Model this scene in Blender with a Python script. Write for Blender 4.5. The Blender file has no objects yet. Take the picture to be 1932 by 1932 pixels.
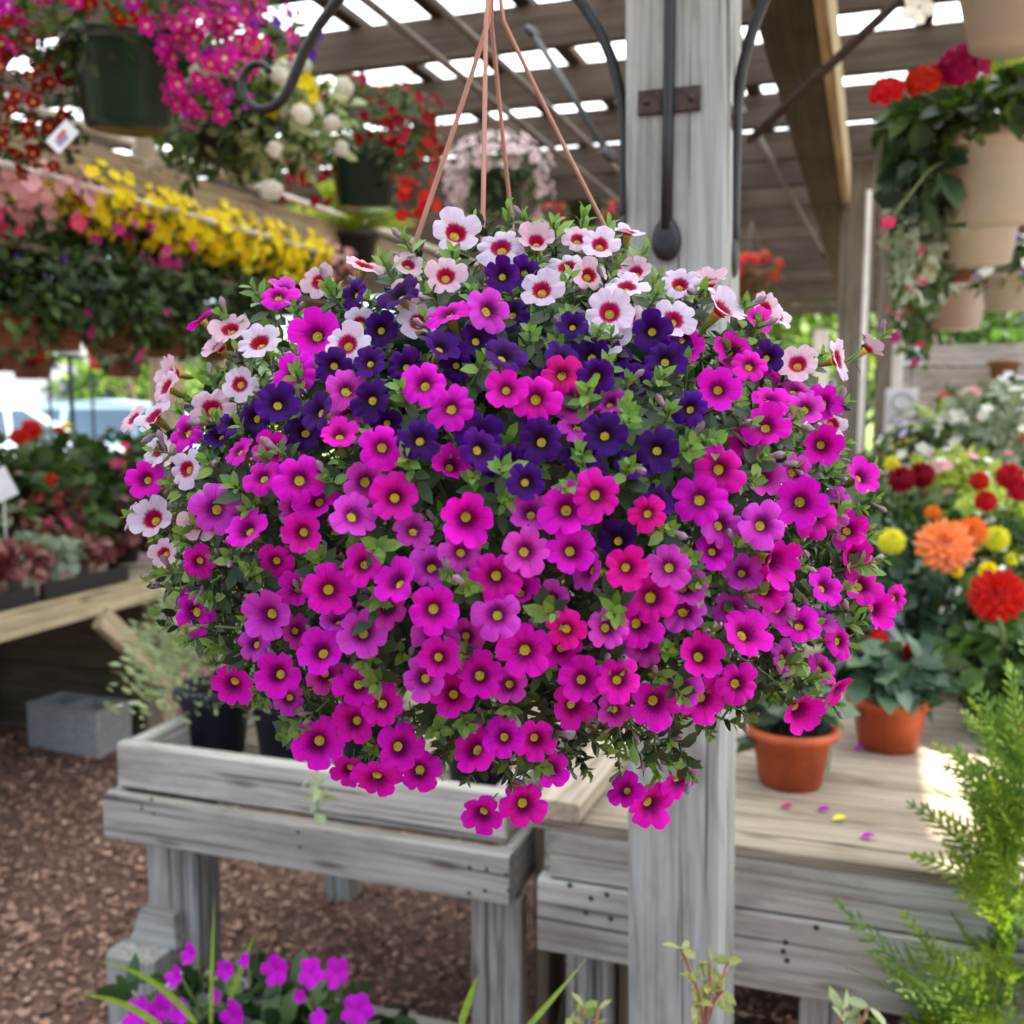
import bpy, math, random
import numpy as np
from mathutils import Vector, Matrix, Quaternion

random.seed(7); RNG = np.random.default_rng(7)
SC = bpy.context.scene
COL = SC.collection
R = math.radians

# ------------------------------------------------------------------ camera
YAW, PITCH, CAMZ = R(19.2), R(-6.1), 1.5
cam_d = bpy.data.cameras.new('camera'); cam = bpy.data.objects.new('camera', cam_d); COL.objects.link(cam)
cam.location = (0, 0, CAMZ); cam.rotation_euler = (math.pi/2 + PITCH, 0, YAW)
cam_d.sensor_width = 36; cam_d.lens = 36; cam_d.clip_start = 0.02; cam_d.clip_end = 600
cam_d.dof.use_dof = True; cam_d.dof.focus_distance = 0.71; cam_d.dof.aperture_fstop = 7.0
SC.camera = cam

# ------------------------------------------------------------------ sky, sun, exposure
SUN = Vector((0.63, 0.16, 0.78)).normalized()
w = bpy.data.worlds.new('World'); SC.world = w; w.use_nodes = True
nt = w.node_tree; bg = nt.nodes['Background']
sky = nt.nodes.new('ShaderNodeTexSky'); sky.sky_type = 'NISHITA'; sky.sun_disc = False
sky.sun_elevation = math.asin(SUN.z); sky.sun_rotation = math.atan2(SUN.x, SUN.y)
sky.air_density = 1.0; sky.dust_density = 2.5; sky.ozone_density = 1.0
nt.links.new(sky.outputs[0], bg.inputs[0]); bg.inputs[1].default_value = 0.125
sun_d = bpy.data.lights.new('sun', 'SUN'); sun_d.energy = 5.0; sun_d.angle = R(0.5); sun_d.color = (1, .95, .86)
sun = bpy.data.objects.new('sun', sun_d); COL.objects.link(sun)
sun.rotation_euler = SUN.to_track_quat('Z', 'Y').to_euler(); sun.location = (6, 2, 8)
SC.view_settings.view_transform = 'Standard'; SC.view_settings.look = 'None'
SC.view_settings.exposure = 2.05; SC.view_settings.gamma = 1
SC.render.engine = 'CYCLES'
cy = SC.cycles
cy.use_denoising = True
cy.max_bounces = 7; cy.diffuse_bounces = 4; cy.glossy_bounces = 2; cy.transmission_bounces = 4; cy.transparent_max_bounces = 6
cy.sample_clamp_indirect = 6; cy.caustics_reflective = False; cy.caustics_refractive = False

# ------------------------------------------------------------------ points in the place
F_, C_ = 1932., 966.
_fw = np.array([-math.sin(YAW)*math.cos(PITCH), math.cos(YAW)*math.cos(PITCH), math.sin(PITCH)])
_rt = np.array([math.cos(YAW), math.sin(YAW), 0]); _up = np.cross(_rt, _fw)
_O = np.array([0, 0, CAMZ])
def _ray(x, y): return _fw + _rt*(x-C_)/F_ + _up*(C_-y)/F_
def at_d(x, y, d): return Vector(_O + _ray(x, y)*d)
def at_z(x, y, z): r = _ray(x, y); return Vector(_O + r*(z-CAMZ)/r[2])
def at_y(x, y, v): r = _ray(x, y); return Vector(_O + r*v/r[1])
def at_x(x, y, v): r = _ray(x, y); return Vector(_O + r*v/r[0])

def lin(*c):
    o = []
    for v in c:
        v /= 255.
        o.append(v/12.92 if v <= .04045 else ((v+.055)/1.055)**2.4)
    return tuple(o) + (1,)

rt_, up_, fw_ = Vector(_rt), Vector(_up), Vector(_fw)
# ------------------------------------------------------------------ materials
def new_mat(name):
    m = bpy.data.materials.new(name); m.use_nodes = True
    return m, m.node_tree, m.node_tree.nodes['Principled BSDF']
def N(nt, typ, **kw):
    n = nt.nodes.new(typ)
    for k, v in kw.items(): setattr(n, k, v)
    return n
def ramp(nt, fac, stops):
    n = N(nt, 'ShaderNodeValToRGB'); e = n.color_ramp.elements
    while len(e) < len(stops): e.new(.5)
    for i, (p, c) in enumerate(stops):
        e[i].position = p; e[i].color = c if len(c) == 4 else tuple(c)+(1,)
    nt.links.new(fac, n.inputs[0]); return n.outputs[0]
def mixc(nt, fac, a, b, mode='MIX'):
    n = N(nt, 'ShaderNodeMix', data_type='RGBA', blend_type=mode)
    for s, v in ((0, fac), (6, a), (7, b)):
        if hasattr(v, 'links'): nt.links.new(v, n.inputs[s])
        else: n.inputs[s].default_value = v
    return n.outputs[2]
def math_(nt, op, a, b=None, c=None, clamp=False):
    n = N(nt, 'ShaderNodeMath', operation=op, use_clamp=clamp)
    for i, v in enumerate((a, b, c)):
        if v is None: continue
        if hasattr(v, 'links'): nt.links.new(v, n.inputs[i])
        else: n.inputs[i].default_value = v
    return n.outputs[0]
def noise(nt, vec, scale, detail=4, rough=.55, dist=0.):
    n = N(nt, 'ShaderNodeTexNoise'); n.inputs['Scale'].default_value = scale
    n.inputs['Detail'].default_value = detail; n.inputs['Roughness'].default_value = rough
    n.inputs['Distortion'].default_value = dist
    if vec is not None: nt.links.new(vec, n.inputs['Vector'])
    return n.outputs[0]
def bump(nt, b, h, strength=.3, dist=.01):
    n = N(nt, 'ShaderNodeBump'); n.inputs['Strength'].default_value = strength; n.inputs['Distance'].default_value = dist
    nt.links.new(h, n.inputs['Height']); nt.links.new(n.outputs[0], b.inputs['Normal'])
def objcoord(nt, scale):
    tc = N(nt, 'ShaderNodeTexCoord'); oi = N(nt, 'ShaderNodeObjectInfo')
    add = N(nt, 'ShaderNodeVectorMath', operation='ADD'); cmb = N(nt, 'ShaderNodeCombineXYZ')
    r = math_(nt, 'MULTIPLY', oi.outputs['Random'], 37.)
    for i in range(3): nt.links.new(r, cmb.inputs[i])
    nt.links.new(tc.outputs['Object'], add.inputs[0]); nt.links.new(cmb.outputs[0], add.inputs[1])
    mp = N(nt, 'ShaderNodeMapping'); mp.inputs['Scale'].default_value = scale
    nt.links.new(add.outputs[0], mp.inputs[0]); return mp.outputs[0], oi.outputs['Random']

def wood(name, light, mid, dark, var=.25, rough=.8):
    m, nt, b = new_mat(name)
    v, rnd = objcoord(nt, (.75, 24, 24))
    g1 = noise(nt, v, 1.5, 6, .65, .7)
    v2, _ = objcoord(nt, (5, 190, 190)); g2 = noise(nt, v2, 1., 3, .6)
    col = ramp(nt, g1, [(.24, dark), (.44, mid), (.72, light)])
    col = mixc(nt, .55, col, ramp(nt, g2, [(.25, (.55, .54, .53)), (.6, (1, 1, 1))]), 'MULTIPLY')
    # knots and dark ovals along the grain
    v3, _ = objcoord(nt, (4.2, 17, 17)); vo = N(nt, 'ShaderNodeTexVoronoi'); vo.inputs['Scale'].default_value = 1.
    nt.links.new(v3, vo.inputs['Vector'])
    col = mixc(nt, ramp(nt, vo.outputs['Distance'], [(.07, (.85, .85, .85)), (.20, (0, 0, 0))]), col, mixc(nt, .5, dark, (.08, .06, .045, 1)))
    # broad growth-ring figure
    v5, _ = objcoord(nt, (.8, 5.5, 5.5)); n5 = noise(nt, v5, 1.1, 2, .5, .5)
    v6, _ = objcoord(nt, (0, 1, 1)); s6 = N(nt, 'ShaderNodeSeparateXYZ'); nt.links.new(v6, s6.inputs[0])
    ring = math_(nt, 'SINE', math_(nt, 'ADD', math_(nt, 'MULTIPLY', math_(nt, 'ADD', s6.outputs[1], s6.outputs[2]), 230.), math_(nt, 'MULTIPLY', n5, 46.)))
    col = mixc(nt, .4, col, ramp(nt, math_(nt, 'MULTIPLY_ADD', ring, .5, .5), [(.0, (.60, .56, .52)), (.3, (.96, .96, .96)), (1, (1.05, 1.05, 1.05))]), 'MULTIPLY')
    # fine cracks
    v4, _ = objcoord(nt, (1.1, 62, 62)); g4 = noise(nt, v4, 1.4, 2, .5, .4)
    crack = ramp(nt, g4, [(.335, (1, 1, 1)), (.375, (0, 0, 0))])
    col = mixc(nt, math_(nt, 'MULTIPLY', crack, .75), col, (.03, .026, .022, 1))
    st, _ = objcoord(nt, (1.1, 4, 4)); stain = noise(nt, st, 1.6, 5, .7)
    col = mixc(nt, .85, col, ramp(nt, stain, [(.32, (.52, .47, .41)), (.5, (.95, .93, .90)), (.7, (1.06, 1.06, 1.06))]), 'MULTIPLY')
    tint = ramp(nt, rnd, [(0, (1-var, 1-var*1.03, 1-var*1.08)), (1, (1, 1, 1))])
    col = mixc(nt, 1., col, tint, 'MULTIPLY')
    nt.links.new(col, b.inputs['Base Color']); b.inputs['Roughness'].default_value = rough
    b.inputs['Specular IOR Level'].default_value = .25
    bump(nt, b, math_(nt, 'ADD', g1, math_(nt, 'MULTIPLY', g2, .6)), .35, .004)
    return m
def plain(name, col, rough=.6, metal=0., var=.12, scale=14., spec=.4, bmp=0.):
    m, nt, b = new_mat(name)
    v, rnd = objcoord(nt, (1, 1, 1)); n1 = noise(nt, v, scale, 5, .6)
    c = mixc(nt, 1., tuple(col[:3])+(1,), ramp(nt, n1, [(.25, (1-2*var,)*3), (.75, (1+var*.2,)*3)]), 'MULTIPLY')
    nt.links.new(c, b.inputs['Base Color'])
    b.inputs['Roughness'].default_value = rough; b.inputs['Metallic'].default_value = metal
    b.inputs['Specular IOR Level'].default_value = spec
    if bmp: bump(nt, b, n1, bmp, .01)
    return m
def thin(nt, b, col, trans=.3, tcol=None):
    """leaf-like: part of the light goes through"""
    out = nt.nodes['Material Output']; tr = N(nt, 'ShaderNodeBsdfTranslucent'); mx = N(nt, 'ShaderNodeMixShader')
    mx.inputs[0].default_value = trans
    nt.links.new(col, b.inputs['Base Color']); nt.links.new(tcol or col, tr.inputs[0])
    nt.links.new(b.outputs[0], mx.inputs[1]); nt.links.new(tr.outputs[0], mx.inputs[2]); nt.links.new(mx.outputs[0], out.inputs[0])
def leaf_mat(name, cols, rough=.5, trans=.3, spec=.35, tl=1.6):
    m, nt, b = new_mat(name)
    g = N(nt, 'ShaderNodeNewGeometry')
    st = [(i/(max(1, len(cols)-1)), c) for i, c in enumerate(cols)]
    c = ramp(nt, g.outputs['Random Per Island'], st)
    tc = N(nt, 'ShaderNodeTexCoord'); n1 = noise(nt, tc.outputs['Object'], 90, 3)
    c = mixc(nt, 1., c, ramp(nt, n1, [(.3, (.78, .8, .75)), (.7, (1.1, 1.08, 1.05))]), 'MULTIPLY')
    t = mixc(nt, 1., c, (tl, tl*1.05, tl*.55, 1), 'MULTIPLY')
    thin(nt, b, c, trans, t); b.inputs['Roughness'].default_value = rough; b.inputs['Specular IOR Level'].default_value = spec
    return m
def petal_mat(name, col, var=.25, trans=.3, rough=.6, hue=.0):
    m, nt, b = new_mat(name)
    _, rnd = objcoord(nt, (1, 1, 1))
    h = N(nt, 'ShaderNodeHueSaturation'); h.inputs['Color'].default_value = col
    nt.links.new(math_(nt, 'ADD', math_(nt, 'MULTIPLY', rnd, hue*2), .5-hue), h.inputs['Hue'])
    nt.links.new(math_(nt, 'ADD', math_(nt, 'MULTIPLY', math_(nt, 'FRACT', math_(nt, 'MULTIPLY', rnd, 7.3)), var), 1-var*.6), h.inputs['Value'])
    thin(nt, b, h.outputs[0], trans); b.inputs['Roughness'].default_value = rough; b.inputs['Specular IOR Level'].default_value = .2
    return m

def bloom_mat(name, base, edge, dark, ring=None, vein=.9, hue=.012, var=.2):
    """calibrachoa face: attribute pf = (radius 0..1, distance from the lobe's midrib 0..1, angle)"""
    m, nt, b = new_mat(name)
    at = N(nt, 'ShaderNodeAttribute', attribute_name='pf'); sp = N(nt, 'ShaderNodeSeparateXYZ')
    nt.links.new(at.outputs['Vector'], sp.inputs[0]); r, lb, th = sp.outputs
    oi = N(nt, 'ShaderNodeObjectInfo'); rnd = oi.outputs['Random']
    cv = N(nt, 'ShaderNodeCombineXYZ')
    nt.links.new(math_(nt, 'MULTIPLY', th, 9.), cv.inputs[0]); nt.links.new(math_(nt, 'MULTIPLY', r, 1.3), cv.inputs[1])
    nt.links.new(math_(nt, 'MULTIPLY', rnd, 50.), cv.inputs[2])
    streak = noise(nt, cv.outputs[0], 2.2, 3, .6)
    col = mixc(nt, ramp(nt, r, [(.3, (0, 0, 0)), (.95, (1, 1, 1))]), base, edge)
    col = mixc(nt, math_(nt, 'MULTIPLY', math_(nt, 'SUBTRACT', streak, .5), .8, clamp=True), col, edge)
    # dark rays by the throat, fine veins over the whole face
    cf = N(nt, 'ShaderNodeCombineXYZ'); nt.links.new(math_(nt, 'MULTIPLY', th, 21.), cf.inputs[0]); nt.links.new(math_(nt, 'MULTIPLY', r, 1.0), cf.inputs[1])
    nt.links.new(math_(nt, 'MULTIPLY', rnd, 50.), cf.inputs[2]); fine = noise(nt, cf.outputs[0], 2.0, 2, .5)
    col = mixc(nt, .55, col, ramp(nt, fine, [(.32, (.62, .58, .66)), (.55, (1.04, 1.04, 1.04))]), 'MULTIPLY')
    reach = math_(nt, 'ADD', -.06, math_(nt, 'MULTIPLY', fine, 1.12))
    ray = math_(nt, 'MULTIPLY', math_(nt, 'MULTIPLY', math_(nt, 'SUBTRACT', reach, r), 8., clamp=True), math_(nt, 'SUBTRACT', 1.15, r, clamp=True))
    # midrib of each lobe, fading outward
    mid = math_(nt, 'MULTIPLY', math_(nt, 'SUBTRACT', .075, lb), 20., clamp=True)
    mid = math_(nt, 'MULTIPLY', mid, math_(nt, 'SUBTRACT', 1.05, r, clamp=True))
    if ring is None:
        col = mixc(nt, math_(nt, 'MULTIPLY', ray, vein), col, dark)
        col = mixc(nt, math_(nt, 'MULTIPLY', mid, vein), col, dark)
    else:
        reach2 = math_(nt, 'ADD', .26, math_(nt, 'MULTIPLY', streak, .42))
        rg = math_(nt, 'MULTIPLY', math_(nt, 'SUBTRACT', reach2, r), 11., clamp=True)
        col = mixc(nt, math_(nt, 'MULTIPLY', mid, .55), col, dark)
        col = mixc(nt, rg, col, ring)
    h = N(nt, 'ShaderNodeHueSaturation')
    nt.links.new(col, h.inputs['Color'])
    nt.links.new(math_(nt, 'ADD', math_(nt, 'MULTIPLY', rnd, hue*2), .5-hue), h.inputs['Hue'])
    nt.links.new(math_(nt, 'ADD', math_(nt, 'MULTIPLY', math_(nt, 'FRACT', math_(nt, 'MULTIPLY', rnd, 7.3)), var), 1-var*.7), h.inputs['Value'])
    thin(nt, b, h.outputs[0], .3); b.inputs['Roughness'].default_value = .6; b.inputs['Specular IOR Level'].default_value = .12
    b.inputs['Sheen Weight'].default_value = .0
    bump(nt, b, streak, .25, .003)
    return m

M = {}
M['m'] = bloom_mat('petal_magenta', (.66, .002, .31, 1), (.80, .007, .58, 1), (.07, 0, .045, 1), hue=.02)
M['v'] = bloom_mat('petal_orchid', (.56, .02, .36, 1), (.68, .06, .58, 1), (.07, .0, .06, 1), hue=.015)
M['h'] = bloom_mat('petal_hot_pink', (.66, .002, .19, 1), (.74, .004, .33, 1), (.10, 0, .02, 1))
M['p'] = bloom_mat('petal_purple', (.034, .0, .055, 1), (.062, .001, .185, 1), (.018, 0, .03, 1), hue=.01, var=.5)
M['w'] = bloom_mat('petal_white_lilac', (.68, .52, .64, 1), (.70, .59, .71, 1), (.62, .16, .26, 1), ring=(.36, .002, .055, 1), hue=.015)
M['k'] = bloom_mat('petal_shell_pink', (.68, .41, .47, 1), (.72, .50, .59, 1), (.6, .14, .2, 1), ring=(.36, .002, .045, 1), hue=.015)
def throat_mat():
    m, nt, b = new_mat('throat_yellow')
    at = N(nt, 'ShaderNodeAttribute', attribute_name='pf'); sp = N(nt, 'ShaderNodeSeparateXYZ')
    nt.links.new(at.outputs['Vector'], sp.inputs[0])
    cv = N(nt, 'ShaderNodeCombineXYZ'); nt.links.new(math_(nt, 'MULTIPLY', sp.outputs[2], 14.), cv.inputs[0])
    s = noise(nt, cv.outputs[0], 2., 2)
    c = ramp(nt, s, [(.30, (.55, .36, .006)), (.48, (1., .82, .03))])
    thin(nt, b, c, .35); b.inputs['Roughness'].default_value = .55
    return m
M['throat'] = throat_mat()
M['anther'] = plain('anther', (.75, .65, .22), .7)
M['tube'] = plain('flower_tube', (.42, .33, .06), .6, var=.3, scale=300)
M['calyx'] = plain('calyx_green', (.16, .27, .06), .6)
M['leaf'] = leaf_mat('leaf_sage_green', [(.014, .029, .013, 1), (.027, .052, .02, 1), (.05, .09, .031, 1)], .5, .18)
M['leaftip'] = leaf_mat('leaf_tip_green', [(.10, .20, .035, 1), (.16, .29, .055, 1), (.24, .39, .09, 1)], .5, .3)
M['stem'] = plain('stem_green', (.14, .20, .06), .6)
M['bud'] = plain('faded_bud', (.30, .20, .24), .7, var=.3, scale=200)

M['wood_grey'] = wood('weathered_grey_timber', (.54, .53, .49, 1), (.42, .405, .37, 1), (.21, .18, .15, 1))
M['wood_post'] = wood('weathered_post_timber', (.42, .46, .44, 1), (.33, .355, .34, 1), (.20, .20, .185, 1), var=.04)
M['wood_deck'] = wood('bleached_table_boards', (.52, .45, .35, 1), (.39, .335, .26, 1), (.21, .17, .125, 1), var=.3)
M['wood_pale'] = wood('pale_yellow_timber', (.66, .56, .36, 1), (.54, .44, .27, 1), (.34, .25, .13, 1))  # pale tone also used as sunlight on the roof beam's side
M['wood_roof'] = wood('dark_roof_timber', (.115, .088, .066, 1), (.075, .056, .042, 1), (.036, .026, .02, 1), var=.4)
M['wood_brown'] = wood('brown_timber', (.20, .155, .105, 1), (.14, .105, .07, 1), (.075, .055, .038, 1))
M['wood_tan'] = wood('tan_timber', (.52, .43, .29, 1), (.38, .30, .2, 1), (.2, .15, .1, 1))
M['wood_taupe'] = wood('grey_brown_post_timber', (.27, .245, .20, 1), (.20, .18, .145, 1), (.12, .105, .085, 1))
M['iron'] = plain('black_iron', (.014, .015, .018), .5, .0, .3, 40, .4, .2)
M['rust'] = plain('rusty_iron', (.075, .052, .043), .75, .2, .35, 60, .3, .3)
M['pipe'] = plain('galvanised_pipe', (.22, .20, .18), .5, .5, .2)
M['pipe_white'] = plain('white_pipe', (.70, .66, .60), .5, 0, .15)
M['nail'] = plain('nail_head', (.03, .026, .022), .7)
M['terracotta'] = plain('terracotta_plastic', (.52, .10, .032), .55, 0, .22, 22, .3)
M['terra_dull'] = plain('dull_terracotta', (.30, .12, .07), .7, 0, .2)
M['strand'] = plain('terracotta_hanger_plastic', (.36, .15, .10), .5, 0, .12, 60)
M['pot_green'] = plain('dark_green_plastic', (.012, .05, .032), .22, 0, .15, 8, .6)
M['pot_navy'] = plain('navy_plastic', (.008, .012, .03), .5, 0, .15, 8, .35)
M['pot_black'] = plain('black_plastic', (.012, .012, .014), .5, 0, .2, 10, .4)
M['pot_white'] = plain('cream_plastic', (.50, .46, .395), .45, 0, .08, 6, .35)
M['pot_taupe'] = plain('taupe_fibre', (.36, .29, .23), .85, 0, .25, 40)
M['coir'] = plain('coir_liner', (.30, .16, .07), .95, 0, .4, 80, .1, .6)
M['soil'] = plain('potting_soil', (.03, .02, .014), .95, 0, .4, 60, .1, .8)
M['concrete'] = plain('concrete_block', (.44, .44, .43), .9, 0, .2, 50, .2, .5)
M['white_paint'] = plain('white_paint', (.78, .80, .82), .5, 0, .08)
M['tag_white'] = plain('white_tag_plastic', (.75, .82, .88), .35, 0, .05)
M['tag_print'] = plain('tag_print', (.25, .3, .5), .5)
M['tag_red'] = plain('tag_print_red', (.5, .12, .15), .5)
M['tag_yellow'] = plain('yellow_tag', (.8, .62, .04), .5)
M['stone'] = plain('pale_stone', (.62, .61, .62), .8, 0, .12, 12, .2, .3)
M['tree_bark'] = plain('bark', (.12, .085, .06), .9, 0, .4, 20, .1, .6)
M['rubber'] = plain('tyre_rubber', (.015, .015, .016), .8)
M['rim'] = plain('wheel_rim', (.5, .5, .52), .35, .8)
M['glass'] = plain('car_glass', (.05, .08, .11), .08, 0, .1, 2, .8)
M['car_silver'] = plain('silver_blue_car_paint', (.30, .40, .43), .25, .2, .04, 3, .6)
M['car_white'] = plain('white_car_paint', (.48, .55, .58), .25, .0, .04, 3, .6)
M['lamp_red'] = plain('tail_lamp_red', (.5, .02, .02), .25)
M['lamp_clear'] = plain('head_lamp_clear', (.8, .82, .85), .15)
M['roof_slate'] = plain('grey_shingles', (.22, .23, .25), .9, 0, .25, 30)
M['house_wall'] = plain('pale_siding', (.62, .61, .57), .8, 0, .1)

M['g_mid'] = leaf_mat('leaf_mid_green', [(.018, .042, .011, 1), (.045, .095, .022, 1), (.10, .18, .04, 1)])
M['g_dark'] = leaf_mat('leaf_dark_green', [(.012, .03, .010, 1), (.03, .065, .02, 1), (.07, .12, .03, 1)], .45, .2)
M['g_blue'] = leaf_mat('leaf_blue_green', [(.016, .042, .022, 1), (.036, .08, .04, 1), (.085, .15, .08, 1)], .35, .15, .5)
M['g_lime'] = leaf_mat('leaf_lime', [(.22, .32, .04, 1), (.36, .46, .07, 1), (.46, .54, .12, 1)], .5, .35)
M['g_pale'] = leaf_mat('leaf_pale_grey_green', [(.22, .27, .16, 1), (.32, .38, .22, 1), (.42, .48, .30, 1)], .6, .3)
M['g_sprout'] = leaf_mat('leaf_sprout', [(.16, .22, .05, 1), (.26, .32, .10, 1), (.34, .36, .14, 1)], .5, .3)
M['g_silver'] = leaf_mat('leaf_silver', [(.20, .25, .19, 1), (.36, .40, .33, 1), (.12, .17, .10, 1)], .6, .2)
M['g_wine'] = leaf_mat('leaf_wine_red', [(.09, .012, .018, 1), (.20, .04, .045, 1), (.34, .17, .15, 1)], .5, .25)
M['g_thuja'] = leaf_mat('thuja_scales', [(.11, .20, .012, 1), (.19, .29, .025, 1), (.30, .38, .05, 1)], .55, .35)
M['g_thuja_dark'] = leaf_mat('thuja_scales_deep', [(.05, .12, .015, 1), (.09, .17, .022, 1), (.14, .23, .035, 1)], .5, .25)
M['g_tree'] = leaf_mat('tree_leaves', [(.08, .14, .025, 1), (.14, .22, .035, 1), (.22, .32, .06, 1)], .6, .35)
M['g_blade'] = leaf_mat('blade_leaf', [(.16, .26, .03, 1), (.26, .38, .05, 1)], .45, .35)
for k, c in dict(red=(.50, .006, .010), crimson=(.26, .002, .012), scarlet=(.58, .012, .006), magenta=(.55, .004, .26), pinkmag=(.62, .03, .26),
                 yellow=(.86, .68, .01), lemon=(.80, .76, .05), white=(.86, .87, .79), palepink=(.80, .64, .67), blush=(.80, .42, .44), coral=(.78, .12, .10),
                 orange=(.80, .20, .03), peach=(.82, .24, .12), purple=(.10, .015, .34), lilac=(.52, .42, .72), rose=(.70, .06, .16), violetmag=(.52, .004, .50), cerise=(.42, .003, .09)).items():
    M['f_'+k] = petal_mat('petal_'+k, c+(1,), hue=.008)
M['f_eye'] = plain('flower_eye', (.6, .45, .05), .7)
M['f_darkeye'] = plain('flower_dark_eye', (.16, .01, .05), .7)

# ------------------------------------------------------------------ mesh helpers
def mesh(name, V, F, mats, mi=None, smooth=True, attr=None):
    me = bpy.data.meshes.new(name)
    V = np.asarray(V, dtype=float)
    me.from_pydata(V.tolist() if len(V) < 200000 else V, [], F if isinstance(F, list) else F.tolist())
    for m in (mats if isinstance(mats, (list, tuple)) else [mats]): me.materials.append(M[m] if isinstance(m, str) else m)
    if mi is not None: me.polygons.foreach_set('material_index', np.asarray(mi, dtype=np.int32))
    me.polygons.foreach_set('use_smooth', np.full(len(me.polygons), smooth))
    if attr is not None:
        a = me.attributes.new('pf', 'FLOAT_VECTOR', 'POINT'); a.data.foreach_set('vector', np.asarray(attr, dtype=np.float32).ravel())
    me.update(); return me
def obj(name, me, parent=None, mat=None):
    o = bpy.data.objects.new(name, me); COL.objects.link(o)
    if mat is not None: o.matrix_basis = mat
    if parent is not None:
        o.parent = parent
        o.matrix_parent_inverse = Matrix.Translation(-Vector(parent['_at'])) if '_at' in parent else Matrix.Identity(4)
    return o
def thing(name, label, cat, loc, group=None):
    o = bpy.data.objects.new(name, None); COL.objects.link(o); o.empty_display_size = .05
    o.location = loc; o['_at'] = tuple(loc); o['label'] = label; o['category'] = cat
    if group: o['group'] = group
    return o
def structure(name, loc=(0, 0, 0)):
    o = bpy.data.objects.new(name, None); COL.objects.link(o); o.location = loc; o['_at'] = tuple(loc); o['kind'] = 'structure'; return o
def tag(o, label, cat, group=None):
    o['label'] = label; o['category'] = cat
    if group: o['group'] = group
    return o
def frame(o, x, z_hint=Vector((0, 0, 1))):
    x = Vector(x).normalized(); z = Vector(z_hint); z = z - x*z.dot(x)
    if z.length < 1e-4: z = Vector((0, 1, 0)) - x*x.y
    z.normalize(); y = z.cross(x)
    return Matrix(((x.x, y.x, z.x, o[0]), (x.y, y.y, z.y, o[1]), (x.z, y.z, z.z, o[2]), (0, 0, 0, 1)))
def facing(o, n, roll=0., s=1.):
    n = Vector(n).normalized(); u = Vector((0, 0, 1)) if abs(n.z) < .95 else Vector((0, 1, 0))
    x = u.cross(n).normalized(); y = n.cross(x); c, sn = math.cos(roll), math.sin(roll)
    x2 = x*c + y*sn; y2 = y*c - x*sn
    return Matrix(((x2.x*s, y2.x*s, n.x*s, o[0]), (x2.y*s, y2.y*s, n.y*s, o[1]), (x2.z*s, y2.z*s, n.z*s, o[2]), (0, 0, 0, 1)))

def beam_mesh(L, wy, hz, mat, ch=.004, wob=0.):
    a, b = wy/2, hz/2; c = min(ch, a*.4, b*.4)
    prof = [(-a+c, -b), (a-c, -b), (a, -b+c), (a, b-c), (a-c, b), (-a+c, b), (-a, b-c), (-a, -b+c)]
    xs = [0, L] if not wob else list(np.linspace(0, L, 9))
    V, F = [], []
    for i, x in enumerate(xs):
        dy, dz = (random.uniform(-wob, wob), random.uniform(-wob, wob)) if wob else (0, 0)
        V += [(x, y+dy, z+dz) for y, z in prof]
    for i in range(len(xs)-1):
        for k in range(8): F.append([i*8+k, i*8+(k+1) % 8, (i+1)*8+(k+1) % 8, (i+1)*8+k])
    F.append(list(range(7, -1, -1))); F.append([(len(xs)-1)*8+k for k in range(8)])
    return mesh('board', V, F, mat, smooth=False)
def board(name, a, b, wy, hz, mat, parent=None, up=(0, 0, 1), ch=.004, wob=0.):
    a, b = Vector(a), Vector(b)
    return obj(name, beam_mesh((b-a).length, wy, hz, mat, ch, wob), parent, frame(a, b-a, Vector(up)))
def tube_mesh(pts, rad, mat, seg=8, flat=None, closed=False):
    pts = [Vector(p) for p in pts]; n = len(pts); V, F = [], []
    rad = rad if isinstance(rad, (list, tuple)) else [rad]*n
    t0 = (pts[1]-pts[0]).normalized(); ref = Vector((0, 0, 1)) if abs(t0.z) < .9 else Vector((1, 0, 0))
    for i, p in enumerate(pts):
        t = (pts[min(i+1, n-1)]-pts[max(i-1, 0)]).normalized()
        a = (ref - t*ref.dot(t)).normalized(); b = t.cross(a); ref = a
        for k in range(seg):
            an = 2*math.pi*k/seg
            V.append(p + a*math.cos(an)*rad[i]*(flat or 1) + b*math.sin(an)*rad[i])
    for i in range(n-1):
        for k in range(seg): F.append([i*seg+k, i*seg+(k+1) % seg, (i+1)*seg+(k+1) % seg, (i+1)*seg+k])
    F.append(list(range(seg-1, -1, -1))); F.append([(n-1)*seg+k for k in range(seg)])
    return mesh('tube', [tuple(v) for v in V], F, mat)
def tube(name, pts, rad, mat, parent=None, seg=8, flat=None):
    o = Vector(pts[0]); return obj(name, tube_mesh([Vector(p)-o for p in pts], rad, mat, seg, flat), parent, Matrix.Translation(o))
def bez(p0, p1, p2, p3, n=14):
    p0, p1, p2, p3 = map(Vector, (p0, p1, p2, p3)); o = []
    for i in range(n+1):
        t = i/n; o.append(p0*(1-t)**3 + p1*3*t*(1-t)**2 + p2*3*t*t*(1-t) + p3*t**3)
    return o
def lathe(prof, mat, seg=28):
    V, F = [], []
    for r, z in prof: V += [(r*math.cos(2*math.pi*k/seg), r*math.sin(2*math.pi*k/seg), z) for k in range(seg)]
    for i in range(len(prof)-1):
        for k in range(seg): F.append([i*seg+k, i*seg+(k+1) % seg, (i+1)*seg+(k+1) % seg, (i+1)*seg+k])
    if prof[0][0] > 1e-5: F.append(list(range(seg-1, -1, -1)))
    return mesh('lathe', V, F, mat)
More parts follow.
